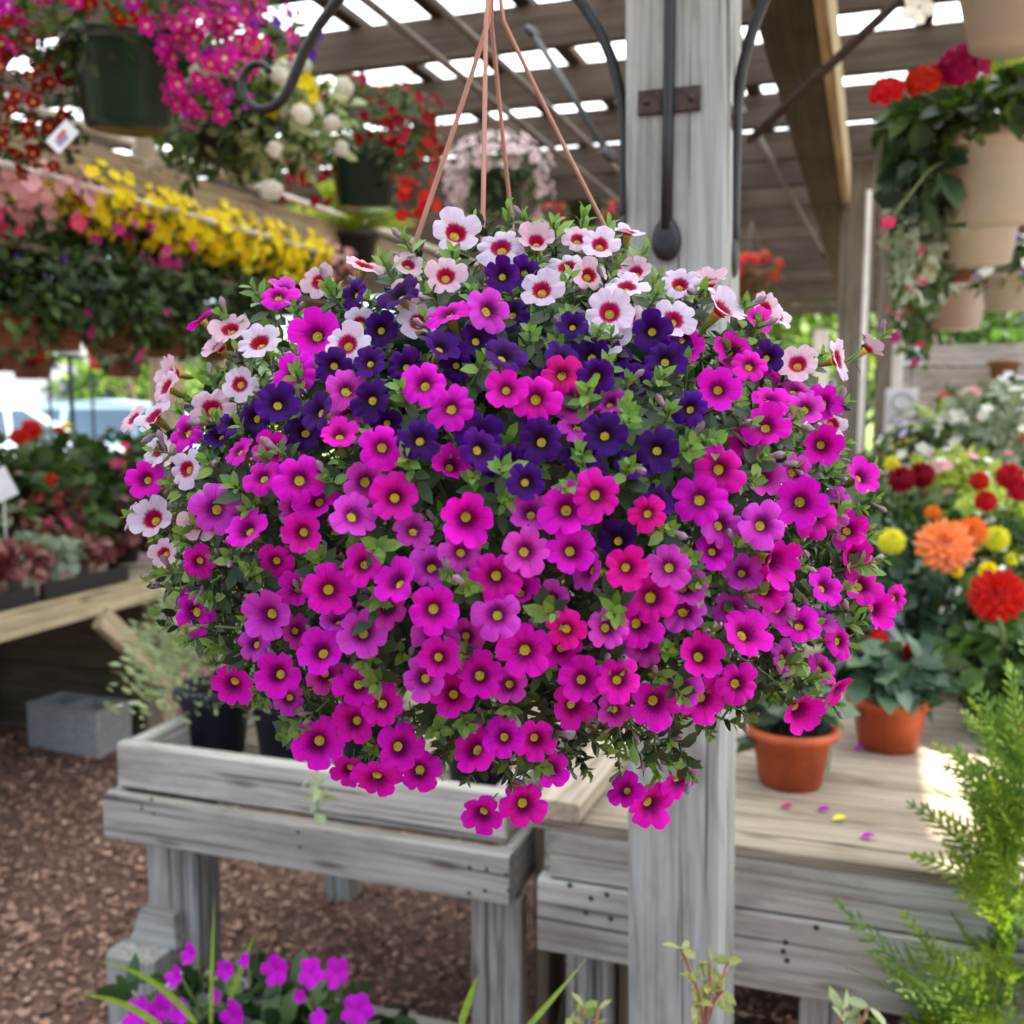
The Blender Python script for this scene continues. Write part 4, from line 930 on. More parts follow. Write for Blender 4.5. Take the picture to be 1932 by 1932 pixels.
# chartreuse plume plant
def fronds(name, label, loc, n, L, mat, pot, group=None, leaf=.05, elev=(25, 80), cat='fern', hang=None, ratio=.16, spread=360, droop=.9):
    t = potted(name, label, cat, loc, group, pot, hang=hang); top = Vector(loc)+Vector((0, 0, pot[2] if pot else 0))
    for k in range(n):
        a = R(spread)*k/n+random.uniform(-.3, .3); e = R(random.uniform(*elev)); l = L*random.uniform(.7, 1.15); m = 26
        d0 = Vector((math.cos(a)*math.cos(e), math.sin(a)*math.cos(e), math.sin(e))); o = Vector((math.cos(a), math.sin(a), 0))
        pts = [d0*l*s + Vector((0, 0, -droop*l*s*s*.5)) + o*l*.15*s*s for s in np.linspace(0, 1, m)]
        P, D, U, Ls = [], [], [], []
        for i in range(2, m):
            tg = (pts[i]-pts[i-1]).normalized(); sd = tg.cross(Vector((0, 0, 1))).normalized(); nu = sd.cross(tg)
            wl = leaf*math.sin(math.pi*(.15+.85*i/m))+.004
            for s_ in (-1, 1): P.append(pts[i]); D.append(sd*s_+tg*.6); U.append(nu); Ls.append(wl)
        Ls = np.array(Ls); V_, F_q = leaf_cloud(np.array(P), np.array(D), np.array(U), Ls, Ls*.42, .15, .2)
        obj('frond', mesh('frond', V_, tidy(F_q), mat), t, Matrix.Translation(top))
    return t
p = at_d(665, 500, 5.2); fronds('fern_basket', 'chartreuse feathery fern basket below the red hanging basket', p, 34, .42, 'g_lime', (.13, .1, .15, 'pot_black'), None, .06, (30, 85), 'fern', HP)

# ---- the left bench's plants
BZ = .80
g = 'plants on the back left bench'
def tray(i, y0, label):
    t = thing('plant_tray', label, 'tray', (xb-.15, y0, BZ), 'black carrier trays on the left bench')
    obj('tray_base', box_mesh(-.14, .14, 0, .44, 0, .012, 'pot_black'), t, Matrix.Translation((xb-.17, y0, BZ)))
    for (a0, a1, b0, b1) in ((-.14, -.132, 0, .44), (.132, .14, 0, .44), (-.131, .131, 0, .008), (-.131, .131, .432, .44)):
        obj('tray_side', box_mesh(a0, a1, b0, b1, .0125, .06, 'pot_black'), t, Matrix.Translation((xb-.17, y0, BZ)))
tray(0, 1.88, 'black carrier tray at the left edge of the picture, on the pale bench'); tray(1, 2.36, 'black carrier tray of square pots, middle of the pale bench'); tray(2, 2.84, 'black carrier tray of square pots at the far end of the pale bench')
def sqpot(x, y, i):
    wl = ['g_wine', 'g_wine', 'g_silver', 'g_wine'][i % 4]
    lab = SQL[i]; loc = Vector((x, y, BZ+.013)); t = thing('young_plant', lab, 'potted plant', loc, 'young plants in the bench trays'); s, b_ = .048, .036
    V = [(sx*b_, sy*b_, 0) for sx, sy in ((-1, -1), (1, -1), (1, 1), (-1, 1))]+[(sx*s, sy*s, .085) for sx, sy in ((-1, -1), (1, -1), (1, 1), (-1, 1))]+[(sx*s*.85, sy*s*.85, .08) for sx, sy in ((-1, -1), (1, -1), (1, 1), (-1, 1))]
    F = [[0, 3, 2, 1]]+[[k, (k+1) % 4, 4+(k+1) % 4, 4+k] for k in range(4)]+[[4+k, 4+(k+1) % 4, 8+(k+1) % 4, 8+k] for k in range(4)]+[[8, 9, 10, 11]]
    obj('pot', mesh('pot', V, F, 'pot_taupe', smooth=False), t, Matrix.Translation(loc))
    f = obj('foliage', foliage_mesh((0, 0, 0), (.075, .075, .05), 85, .05, wl, ratio=.8), t, Matrix.Translation(loc+Vector((0, 0, .125)))); f['kind'] = 'stuff'
rows_ = [(c, r_) for r_ in range(2) for c in range(8)]
cw = ['nearest the left edge', 'second along', 'third along', 'fourth along', 'fifth along', 'sixth along', 'seventh along', 'farthest along']
SQL = []
for c, r_ in rows_: SQL.append('%s young plant in taupe pot, %s in the %s tray row' % (['wine-red', 'wine-red', 'silvery', 'wine-red'][len(SQL) % 4], cw[c], ['front', 'back'][r_]))
for i, (c, r_) in enumerate(rows_): sqpot(xb-.09-r_*.135, 1.98+c*.165, i)
bpl = [
 (30, 870, 'bushy red begonia at the left edge of the bench', 'g_mid', ('ball', 'scarlet', 9, .035)), (95, 850, 'orange-red begonia behind the trays', 'g_dark', ('ball', 'scarlet', 8, .035)),
 (140, 860, 'small yellow and orange begonia on the bench', 'g_mid', ('ball', 'yellow', 5, .03)), (60, 940, 'coral pink begonia with bronze leaves on the left bench', 'g_wine', ('plain', 'coral', 14, .03)),
 (250, 890, 'dark purple-leaved plant with tiny white flowers', 'g_wine', ('plain', 'white', 8, .018)), (300, 930, 'wine-leaved bushy plant next to the big basket', 'g_wine', ('plain', 'rose', 6, .02)), (20, 1000, 'pale green rosette plant at the left edge behind the tray', 'g_pale', ('plain', 'rose', 5, .025))]
for j, (px, py, lab, lm, fl) in enumerate(bpl):
    q = at_x(px, py, xb-.45-.12*(j % 3)); loc = Vector((q.x, max(2.0, q.y), BZ)); hh = max(.16, q.z-BZ-.10)
    potted('bench_plant', lab, 'potted plant', loc, g, (.085, .065, .12, ('terra_dull', 'pot_black')[j % 2]), [((0, 0, .15+hh*.4), (.17, .17, .05+hh*.5), 320, .07, lm, dict(ratio=.7))], [fl + ((0, 0, .16+hh*.5), (.17, .17, .05+hh*.55), (.6, -.7, .5), 0.)])
def bigleaf(label, loc, n, L, mat, h, pot=(.09, .07, .13, 'pot_black'), group=None, elev=(35, 80)):
    t = potted('broadleaf_plant', label, 'potted plant', loc, group, pot); top = Vector(loc)+Vector((0, 0, pot[2]*.9))
    for k in range(n):
        a = 2.4*k+random.uniform(-.3, .3); e = R(random.uniform(*elev)); d = Vector((math.cos(a)*math.cos(e), math.sin(a)*math.cos(e), math.sin(e))); b_ = top + d*h*random.uniform(.6, 1.1)
        tube('leaf_stalk', [top, top.lerp(b_, .5)+Vector((0, 0, .02)), b_], .004, 'stem', t, 5)
        o = Vector((math.cos(a), math.sin(a), .1)); V_, F_q = leaf_cloud(np.array([[0., 0, 0]]), np.array([list(o - Vector((0, 0, random.uniform(.1, .7))))]), np.array([[0, 0, 1.]]), [L*random.uniform(.8, 1.1)], [L*.62], .15, .3)
        obj('leaf', mesh('leaf', V_, tidy(F_q), mat), t, Matrix.Translation(b_))
    return t
for j, (px, py, lm, lab) in enumerate(((70, 1000, 'g_wine', 'wine-red leafy plant behind the tray near the left edge'), (170, 1000, 'g_mid', 'mid green leafy plant behind the trays'), (225, 985, 'g_wine', 'dark wine-red leafy plant behind the far tray'), (285, 1000, 'g_wine', 'bronze-red leafy plant at the far end of the bench'), (120, 915, 'g_mid', 'leafy green plant in the middle of the left bench'), (0, 915, 'g_dark', 'dark green plant cut by the left edge, on the bench'), (225, 850, 'g_dark', 'dark green plant at the back of the bench'))):
    q = at_x(px, py, xb-.38-.1*(j % 2)); loc = Vector((q.x, max(1.9, q.y), BZ)); hh = max(.1, q.z-BZ-.08)
    potted('bench_plant', lab, 'potted plant', loc, g, (.075, .06, .10, 'pot_black'), [((0, 0, .12+hh*.5), (.15, .17, .06+hh*.5), 260, .06, lm, dict(ratio=.75))], [('plain', ('rose', 'coral', 'blush')[j % 3], 5, .022, (0, 0, .12+hh*.5), (.15, .17, .08+hh*.5), (.6, -.7, .5), 0.)])
q = at_x(190, 880, xb-.55); bigleaf('tall plant with one broad upright bright green leaf, back of the left bench', Vector((q.x, q.y, BZ)), 5, .22, 'g_mid', .34, group=g)
q = at_x(150, 960, xb-.35); bigleaf('broad-leaved green plant drooping over the bench trays', Vector((q.x, q.y, BZ)), 7, .17, 'g_mid', .20, group=g)
tq = at_x(4, 910, xb-.2); t = thing('sign_card', 'white sign card sticking up at the left edge of the bench', 'sign', tq)
obj('card', box_mesh(-.05, .035, -.001, .001, -.06, .05, 'white_paint'), t, Matrix.Translation(tq) @ Matrix.Rotation(YAW, 4, 'Z') @ Matrix.Rotation(R(-25), 4, 'Y'))
tube('stake', [tq+Vector((0, .004, -.05)), tq+Vector((0, .004, -.3))], .003, 'pipe_white', t, 5)

# hanging reds and lantern, far left
g2 = 'far hanging pots at the left'
potted('flower_basket', 'far hanging pot of orange-red geraniums near the white lantern', 'hanging basket', at_d(62, 715, 7.2), g2, (.15, .11, .15, 'terra_dull'), [((0, 0, .16), (.2, .2, .1), 260, .06, 'g_dark')], [('ball', 'scarlet', 9, .06, (0, 0, .2), (.19, .19, .13), (0, -1, .6), .0)], HP)
potted('flower_basket', 'far hanging pot of red geraniums cut by the left edge', 'hanging basket', at_d(4, 700, 6.6), g2, (.14, .1, .15, 'terra_dull'), [((0, 0, .16), (.2, .2, .1), 220, .06, 'g_dark')], [('ball', 'red', 9, .055, (0, 0, .2), (.18, .18, .12), (0, -1, .5), .0)], HP)
potted('flower_basket', 'far hanging pot of coral begonias left of the grey shelf post', 'hanging basket', at_d(235, 712, 7.0), g2, (.13, .1, .13, 'terra_dull'), [((0, 0, .13), (.2, .2, .1), 240, .055, 'g_dark')], [('ball', 'coral', 9, .055, (0, 0, .15), (.2, .2, .1), (0, -1, .4), .0), ('ball', 'white', 3, .045, (.16, 0, .2), (.1, .1, .1), (0, -1, .4), .0)], HP)
pl_ = at_d(138, 820, 8.2); t = thing('plant_stand', 'black metal plant stand with white lantern on top', 'stand', (pl_.x, pl_.y, 0))
for dx, dy in ((-.11, -.11), (.11, -.11), (.11, .11), (-.11, .11)): tube('upright', [(pl_.x+dx, pl_.y+dy, 0), (pl_.x+dx, pl_.y+dy, 1.86)], .012, 'iron', t, 6)
for zz in (.5, 1.2, 1.86):
    for (a0, b0), (a1, b1) in zip(((-.11, -.11), (.11, -.11), (.11, .11), (-.11, .11)), ((.11, -.11), (.11, .11), (-.11, .11), (-.11, -.11))): tube('rung', [(pl_.x+a0, pl_.y+b0, zz), (pl_.x+a1, pl_.y+b1, zz)], .009, 'iron', t, 6)
for i_, zz in enumerate((1.93,)):
    obj('lantern_body', lathe([(.07, 0), (.08, .02), (.075, .18), (.10, .2), (.02, .28), (0, .3)], 'white_paint', 12), t, Matrix.Translation((pl_.x, pl_.y, zz-.06)))

# ---- pots in the planter bench
def conifer(label, loc, h, rr, mat, n, pot, group=None):
    t = potted('conifer_pot', label, 'potted plant', loc, group, pot); top = Vector(loc)+Vector((0, 0, pot[2]*.8))
    tube('trunk', [top, top+Vector((0, 0, h*.8))], .008, 'tree_bark', t, 6)
    P, D, U, L = [], [], [], []
    for i in range(n):
        s = random.random()**.8; a = random.random()*6.28; r_ = rr*(1-s*.75)*random.uniform(.4, 1.05)*(1+.25*math.sin(a*3+s*9)); P.append([r_*math.cos(a), r_*math.sin(a), h*s]); D.append([math.cos(a), math.sin(a), random.uniform(.2, 1.2)]); U.append([random.uniform(-1, 1), random.uniform(-1, 1), .5]); L.append(random.uniform(.018, .04))
    L = np.array(L); V_, F_q = leaf_cloud(np.array(P), np.array(D), np.array(U), L, L*.3); f = obj('foliage', mesh('foliage', V_, tidy(F_q), mat), t, Matrix.Translation(top)); f['kind'] = 'stuff'
    return t
FZ = ZT-.10
q = at_z(410, 1415, FZ); conifer('feathery pale green conifer in navy pot, at the left end of the planter bench', q, .40, .22, 'g_pale', 3000, (.088, .066, .165, 'pot_navy'), 'navy pots in the planter bench')
q = at_z(545, 1432, FZ); conifer('low brown-green shrub in navy pot, second in the planter bench', q, .16, .10, 'g_pale', 500, (.085, .065, .165, 'pot_navy'), 'navy pots in the planter bench')
q = at_z(905, 1475, FZ); conifer('shrub in navy pot at the right end of the planter bench, mostly hidden by flowers', q, .18, .10, 'g_mid', 400, (.085, .065, .15, 'pot_navy'), 'navy pots in the planter bench')
q = at_z(700, 1450, FZ); conifer('sedum trailing from a navy pot in the middle of the planter bench', q, .14, .10, 'g_mid', 400, (.08, .06, .13, 'pot_navy'), 'navy pots in the planter bench')
q = at_d(598, 1455, 1.85); t = thing('trailing_shoot', 'pale green shoot hanging over the planter bench rim', 'shoot', q)
V_, F_q = leaf_cloud(np.array([[RNG.normal()*.008, RNG.normal()*.006, -.006*i] for i in range(16)]), RNG.normal(size=(16, 3))*[1, 1, .3]+[0, 0, -.6], RNG.normal(size=(16, 3)), [.03]*16, [.018]*16); obj('leaves', mesh('leaves', V_, tidy(F_q), 'g_pale'), t, Matrix.Translation(q))
tube('stem', [q+Vector((0, 0, .05)), q+Vector((0, 0, -.09))], .0015, 'stem', t, 5)

# ---- table pots and dahlias
g = 'terracotta pots on the display table'
def table_plant(label, px, py, rpx, fl=(), lm='g_blue', nl=260, lsize=.07, rad=(.12, .12, .08), zoff=.06, hpot=None, potm='terracotta', stalks=(), ratio=.65):
    q = at_z(px, py, ZT); d = (q-Vector((0, 0, CAMZ))).dot(fw_); rt2 = rpx*d/F_; h = hpot or rt2*1.45; q = q + Vector((0, .6*rt2, 0))
    t = potted('terracotta_pot_plant', label, 'potted plant', q, g, (rt2, rt2*.74, h, potm), [((0, 0, h+zoff), rad, nl, lsize, lm, dict(ratio=ratio))], fl)
    for (kind, colr, px_, py_, spx, dd) in stalks:
        c = at_d(px_, py_, d+dd); base = q+Vector((0, 0, h*.8)); tube('flower_stalk', [base, base.lerp(c, .5)+Vector((0, 0, .03)), c], .0035, 'stem', t, 5)
        nrm = (Vector((0, 0, CAMZ))-c).normalized()+Vector((random.uniform(-.3, .3), 0, .5)); obj('flower', random.choice(fm(kind, colr)), t, facing(c, nrm, random.random()*6, spx*(d+dd)/F_))
    return t
table_plant('round terracotta pot with broad blue-green leaves, nearest the grey post', 1487, 1492, 78, lm='g_blue', nl=44, lsize=.075, rad=(.06, .06, .05), zoff=.03, ratio=.7)
table_plant('terracotta pot with small orange-red dahlia bud plant', 1675, 1422, 72, [('pompon', 'red', 3, .024, (0, .02, .24), (.06, .04, .03), (0, -.5, 1), -1)], 'g_blue', 170, .06, (.10, .10, .055), .05, stalks=(('pompon', 'orange', 1690, 1236, 20, .05), ('pompon', 'crimson', 1715, 1245, 22, .0), ('pompon', 'crimson', 1672, 1240, 20, .05)))
table_plant('terracotta pot with huge orange dahlia on a tall stem', 1770, 1305, 44, lm='g_blue', nl=420, lsize=.06, rad=(.14, .12, .13), zoff=.10, stalks=(('dahlia', 'peach', 1782, 1030, 56, -.16), ('dahlia', 'orange', 1832, 1003, 32, .0)))
table_plant('terracotta pot with big red dahlia at the right edge', 1905, 1395, 44, lm='g_mid', nl=320, lsize=.06, rad=(.12, .12, .09), zoff=.07, stalks=(('dahlia', 'red', 1882, 1125, 56, -.14), ('pompon', 'yellow', 1865, 1078, 20, -.05)))
dr = 'dahlia pots at the back of the display table'
def back_plant(label, px, py, z, d, fls, lm, nl, rad, pot=('terracotta', .10), stalks=(), group=dr, lsize=.055, cat='potted plant'):
    c = at_d(px, py, d); loc = Vector((c.x, c.y, z)); h = .14
    t = potted('bloom_pot', label, cat, loc, group, (pot[1], pot[1]*.75, h, pot[0]), [((0, 0, c.z-z), rad, nl, lsize, lm, dict(ratio=.6))], [f_ + ((0, 0, c.z-z+.02), (rad[0]*1.05, rad[1]*1.05, rad[2]*1.1), (-.2, -1, .5), -.05) for f_ in fls])
    for (kind, colr, px_, py_, spx, dd) in stalks:
        k = at_d(px_, py_, d+dd); base = loc+Vector((0, 0, h)); tube('flower_stalk', [base, base.lerp(k, .5)+Vector((0, 0, .04)), k], .0035, 'stem', t, 5)
        nrm = (Vector((0, 0, CAMZ))-k).normalized()+Vector((random.uniform(-.3, .3), 0, .6)); obj('flower', random.choice(fm(kind, colr)), t, facing(k, nrm, random.random()*6, spx*(d+dd)/F_))
    return t
back_plant('plant with two dark crimson ball dahlias', 1700, 985, ZT, 3.3, (), 'g_mid', 420, (.17, .13, .10), stalks=(('pompon', 'crimson', 1700, 905, 28, -.2), ('pompon', 'crimson', 1738, 897, 28, -.16), ('pompon', 'lemon', 1683, 875, 16, -.1)))
back_plant('plant with a cluster of bright red ball dahlias at the right edge', 1890, 1000, ZT, 3.1, (), 'g_lime', 360, (.15, .13, .08), stalks=(('pompon', 'red', 1848, 908, 20, -.2), ('pompon', 'red', 1860, 946, 22, -.22), ('pompon', 'red', 1905, 900, 28, -.2), ('pompon', 'red', 1925, 925, 26, -.22)))
back_plant('plant with yellow pompon flowers behind the orange dahlia', 1868, 1045, ZT, 3.0, [('disc', 'white', 26, .016)], 'g_mid', 420, (.17, .13, .10), stalks=(('pompon', 'lemon', 1880, 1016, 26, -.22), ('pompon', 'yellow', 1805, 1078, 13, -.5), ('pompon', 'lemon', 1910, 1055, 14, -.2)))
back_plant('plant with a lone yellow pompon beside the big basket', 1690, 1060, ZT, 2.95, (), 'g_blue', 420, (.12, .11, .09), stalks=(('pompon', 'lemon', 1682, 1022, 28, -.2), ('pompon', 'orange', 1760, 968, 16, .1)))
back_plant('bushy white-flowered plant left of the fern', 1770, 880, ZT, 3.8, [('disc', 'white', 55, .022), ('plain', 'lilac', 10, .028)], 'g_mid', 480, (.22, .18, .15))
back_plant('silvery white-flowered bush at the right edge below the fence', 1895, 850, ZT, 3.6, [('disc', 'white', 60, .02)], 'g_silver', 520, (.21, .18, .2))
back_plant('plant with pale green leaves and pink flowers, low behind the red dahlias', 1800, 935, ZT, 3.45, [('plain', 'blush', 8, .028), ('disc', 'white', 20, .018)], 'g_lime', 420, (.17, .16, .13))
back_plant('white-speckled leafy plant behind the red dahlia', 1900, 1200, ZT, 2.55, [('disc', 'white', 34, .014)], 'g_mid', 420, (.14, .12, .15))
back_plant('dark leafy plant between the pots and the big basket', 1640, 1190, ZT, 2.95, (), 'g_blue', 420, (.14, .12, .12), lsize=.06)
back_plant('coral flowered plant on the far shelf by the fence', 1850, 800, 1.02, 5.2, [('ball', 'coral', 4, .05)], 'g_mid', 420, (.28, .2, .18))
back_plant('pale flowered plant at the right edge by the fence', 1925, 800, 1.02, 5.0, [('ball', 'blush', 4, .05), ('disc', 'white', 12, .025)], 'g_mid', 380, (.25, .2, .18))
st = thing('back_table', 'grey timber back table behind the dahlias', 'table', (.6, 4.6, 0))
for k in range(4): board('table_board', (-.3, 4.9+k*.15, 1.0), (2.6, 4.9+k*.15, 1.0), .14, .03, 'wood_grey', st)
for x_ in (-.2, 1.1, 2.4):
    for y_ in (4.95, 5.3): board('leg', (x_, y_, 0), (x_, y_, .98), .07, .07, 'wood_grey', st, up=(0, -1, 0))
q = at_d(1795, 812, 5.0); fronds('fern_pot', 'lime green fern in terracotta pot in front of the grey fence', (q.x, q.y, 1.02), 30, .42, 'g_lime', (.2, .16, .24, 'terra_dull'), None, .05, (40, 88))

# fence of grey boards and things on it
fy = 8.2; fa = at_y(1688, 700, fy).x
fe = thing('board_fence', 'grey horizontal board fence behind the flower tables', 'fence', (fa, fy, 0))
ztop = at_y(1800, 650, fy).z
for k in range(10): board('fence_board', (fa, fy, ztop-.08-k*.165), (fa+7, fy, ztop-.08-k*.165), .03, .155, 'wood_grey', fe)
for k in range(4): board('fence_post', (fa+.3+k*2.2, fy+.07, 0), (fa+.3+k*2.2, fy+.07, ztop), .09, .09, 'wood_grey', fe, up=(0, -1, 0))
q = at_y(1893, 716, fy-.16); potted('wall_basket', 'brown coir basket hung on the grey fence', 'basket', q, None, (.10, .075, .13, 'coir'))
wb = at_y(1915, 745, fy-.9); wt = thing('white_slat_bench', 'white painted slatted bench back in front of the fence at the right edge', 'bench', (wb.x, wb.y, 0))
for yy in (722, 768): q = at_y(1915, yy, fy-.9); board('slat', q-Vector((.1, 0, 0)), q+Vector((.7, 0, 0)), .03, .08, 'white_paint', wt)
for dx in (-.04, .6): board('upright', (wb.x+dx, wb.y+.04, 0), (wb.x+dx, wb.y+.04, wb.z+.15), .05, .05, 'white_paint', wt, up=(0, -1, 0))
q = at_d(1700, 775, 5.5); t = thing('stone_plaque', 'pale carved stone plaque with round relief leaning by the post', 'plaque', q)
rotp = Matrix.Translation(q) @ Matrix.Rotation(YAW, 4, 'Z')
obj('slab', box_mesh(-.085, .085, -.015, .015, -.12, .12, 'stone'), t, rotp)
for zz, rr in ((.05, .055), (-.055, .055)): obj('relief_ring', tube_mesh([Vector((rr*math.cos(a), -.017, zz+rr*.8*math.sin(a))) for a in np.linspace(0, 6.28, 20)], .006, 'concrete', 6), t, rotp)
board('ledge', q+Vector((-.1, .05, -.13)), q+Vector((.12, .05, -.13)), .1, .02, 'wood_brown', t); board('ledge_post', (q.x, q.y+.05, 0), (q.x, q.y+.05, q.z-.14), .07, .07, 'wood_brown', t, up=(0, -1, 0))
q = at_d(1722, 672, 6.0); t = thing('meter_box', 'small pale blue box on a slim pole', 'box', (q.x, q.y, 0))
obj('box_body', box_mesh(-.05, .05, -.04, .04, -.05, .05, 'tag_white'), t, Matrix.Translation(q)); tube('pole', [(q.x, q.y, 0), (q.x, q.y, q.z-.05)], .012, 'pipe', t, 6)
for j, (px, py) in enumerate(((1682, 850), (1712, 846))):
    q = at_d(px, py, 5.0); t = thing('plant_label', ('first' if j == 0 else 'second')+' yellow plant label on a stake below the stone plaque', 'label', q)
    obj('card', box_mesh(-.04, .04, -.001, .001, -.045, .045, 'tag_yellow'), t, Matrix.Translation(q) @ Matrix.Rotation(YAW, 4, 'Z')); tube('stake', [q+Vector((0, .004, -.04)), q+Vector((0, .004, -.4))], .004, 'pipe_white', t, 5)

# ---- hanging pots on the right
g = 'white pots hanging along the right'
p = at_d(1885, 415, 2.6)
potted('geranium_basket', 'large cream hanging pot of red geraniums with trailing silver leaves', 'hanging basket', p, g, (.155, .125, .20, 'pot_white'),
       [((-.02, 0, .24), (.24, .23, .085), 420, .06, 'g_mid', dict(ratio=.85)), ((-.17, -.03, .14), (.09, .12, .14), 160, .07, 'g_blue', dict(ratio=.8)), ((-.20, -.02, -.02), (.05, .08, .18), 190, .035, 'g_silver', dict(ratio=.6)), ((.02, 0, .34), (.2, .2, .07), 60, .06, 'g_lime', dict(ratio=.8))],
       hang=HP, wmat='pipe_white')
t_ = [o for o in COL.objects if o.name == 'geranium_basket'][0]
for (px, py, s, c_) in ((1673, 172, 33, 'scarlet'), (1742, 152, 35, 'scarlet'), (1815, 124, 50, 'cerise'), (1676, 420, 14, 'rose')):
    k = at_d(px, py, 2.38); base = p+Vector((-.05, 0, .2)); tube('flower_stalk', [base, base.lerp(k, .6)+Vector((0, 0, .04)), k], .003, 'stem', t_, 5)
    obj('flower_head', random.choice(fm('ball', c_)), t_, facing(k, Vector((-.2, -.5, .8)), random.random()*6, s*2.4/F_))
for (px, py, d, pm, rt3, lab, fls) in ((1842, 498, 3.3, 'pot_white', .13, 'second cream hanging pot, behind the geranium pot', (('plain', 'rose', 6, .024),)), (1822, 530, 3.9, 'terra_dull', .11, 'terracotta banded hanging pot, third in the right row', (('plain', 'rose', 8, .026), ('plain', 'yellow', 4, .026))),
                             (1800, 622, 4.4, 'pot_white', .13, 'lowest cream hanging pot, fourth in the right row', (('plain', 'rose', 8, .026), ('plain', 'pinkmag', 5, .026)))):
    loc = at_d(px, py, d)
    potted('trailing_basket', lab, 'hanging basket', loc, g, (rt3, rt3*.78, .19, pm), [((-.12, -.02, .17), (.14, .15, .16), 330, .045, 'g_silver', dict(ratio=.6)), ((-.16, 0, .02), (.09, .1, .16), 260, .04, 'g_mid')],
           [f_ + ((-.16, -.02, .06), (.12, .13, .2), (-.2, -1, 0), -.1) for f_ in fls], HP, wmat='pipe_white')
p = at_d(1930, 82, 2.15)
potted('white_petunia_basket', 'cream hanging pot seen from below in the top right corner, white petunias spilling out', 'hanging basket', p, g, (.15, .105, .2, 'pot_white'), [((-.03, 0, .22), (.2, .2, .07), 160, .05, 'g_mid')], [('plain', 'white', 10, .035, (-.03, 0, .2), (.22, .2, .1), (-.6, -.6, 0), .1)], 2.72)
t_ = [o for o in COL.objects if o.name == 'white_petunia_basket'][0]; k = at_d(1733, 14, 2.05); obj('flower', random.choice(fm('plain', 'white')), t_, facing(k, Vector((0, -.8, -.1)), 1, .035)); tube('flower_stalk', [k, p+Vector((-.08, 0, .24))], .002, 'stem', t_, 5)
p = at_d(1905, 585, 3.6)
potted('viola_basket', 'hanging pot of purple and white violas at the right edge', 'hanging basket', p, g, (.1, .08, .12, 'pot_white'), [((0, 0, .13), (.13, .13, .1), 220, .04, 'g_mid')], [('plain', 'purple', 12, .028, (0, 0, .14), (.14, .14, .12), (0, -1, .2), .0), ('plain', 'white', 14, .026, (0, 0, .12), (.14, .14, .12), (0, -1, .2), .0), ('plain', 'lilac', 8, .026, (0, 0, .16), (.14, .14, .12), (0, -1, .2), .0)], HP)

# ---- arborvitae, lower right
def spray_mesh(seed, mat, L=.20):
    rg = random.Random(seed); P, D, U, Ls, Ws = [], [], [], [], []
    def add(p, d, l, w_): P.append(list(p)); D.append(list(d)); U.append([rg.uniform(-.2, .2), rg.uniform(-.2, .2), 1]); Ls.append(l); Ws.append(w_)
    n = 12
    for i in range(n):
        s = i/(n-1); base = Vector((L*s, .012*math.sin(s*3), -.05*L*s*s)); add(base, Vector((1, 0, -.1)), L/n*1.3, .0042)
        if i < 1: continue
        bl_ = L*.34*(1-s*.8)*rg.uniform(.8, 1.2)
        for sd in (-1, 1):
            d = Vector((.75, sd*.75, rg.uniform(-.15, .1))).normalized(); m = max(2, int(bl_/.012))
            for j in range(m):
                q_ = base + d*bl_*j/m + Vector((0, 0, -.12*bl_*(j/m)**2)); add(q_, d, bl_/m*1.35, .0036)
                if j:
                    for s2 in (-1, 1):
                        d2 = (d + Vector((-d.y, d.x, 0))*s2*.9).normalized(); add(q_, d2, bl_*.26*(1-j/m*.6), .0028)
    V_, F_q = leaf_cloud(np.array(P), np.array(D), np.array(U), Ls, np.array(Ws)*1.6, .2, .05); return mesh('spray', V_, tidy(F_q), mat)
SPRAYS = [spray_mesh(i, 'g_thuja_dark' if i % 3 == 2 else 'g_thuja', .17+.02*(i % 3)) for i in range(6)]
tc_ = at_d(1990, 1560, 1.5); tbse = Vector((tc_.x, tc_.y, 0))
th_ = thing('arborvitae', 'green arborvitae with flat lacy sprays in the lower right corner', 'conifer', tbse)
tube('trunk', [tbse, tbse+Vector((.01, 0, .5)), tbse+Vector((0, 0, 1.0))], [.022, .014, .004], 'tree_bark', th_, 7)
for i in range(250):
    s = random.random(); z = .14+.88*s; a = i*2.4; e = R(random.uniform(22, 78)); rr = .03+.10*(1-s)
    d = Vector((math.cos(a)*math.cos(e), math.sin(a)*math.cos(e), math.sin(e)))
    b_ = tbse+Vector((rr*math.cos(a), rr*math.sin(a), z-.05)); obj('spray', SPRAYS[random.randrange(6)], th_, frame(b_, d, Vector((random.uniform(-1, 1), random.uniform(-1, 1), .25))) @ Matrix.Scale(random.uniform(.6, .95), 4))
def low_conifer():
    c = at_d(1930, 1990, 1.55); t = thing('low_conifer', 'low spreading conifer at the foot of the arborvitae', 'conifer', (c.x, c.y, .0))
    tube('trunk', [(c.x, c.y, 0), (c.x, c.y, c.z)], .015, 'tree_bark', t, 6)
    for i in range(40):
        a = i*2.4; e = R(random.uniform(0, 50)); d = Vector((math.cos(a)*math.cos(e), math.sin(a)*math.cos(e), math.sin(e)))
        obj('spray', SPRAYS[(i*2+1) % 6], t, frame(c+d*.06+Vector((-.02*(i % 3), 0, 0)), d, Vector((random.uniform(-.5, .5), random.uniform(-.5, .5), .8))) @ Matrix.Scale(random.uniform(.8, 1.1), 4))
low_conifer()

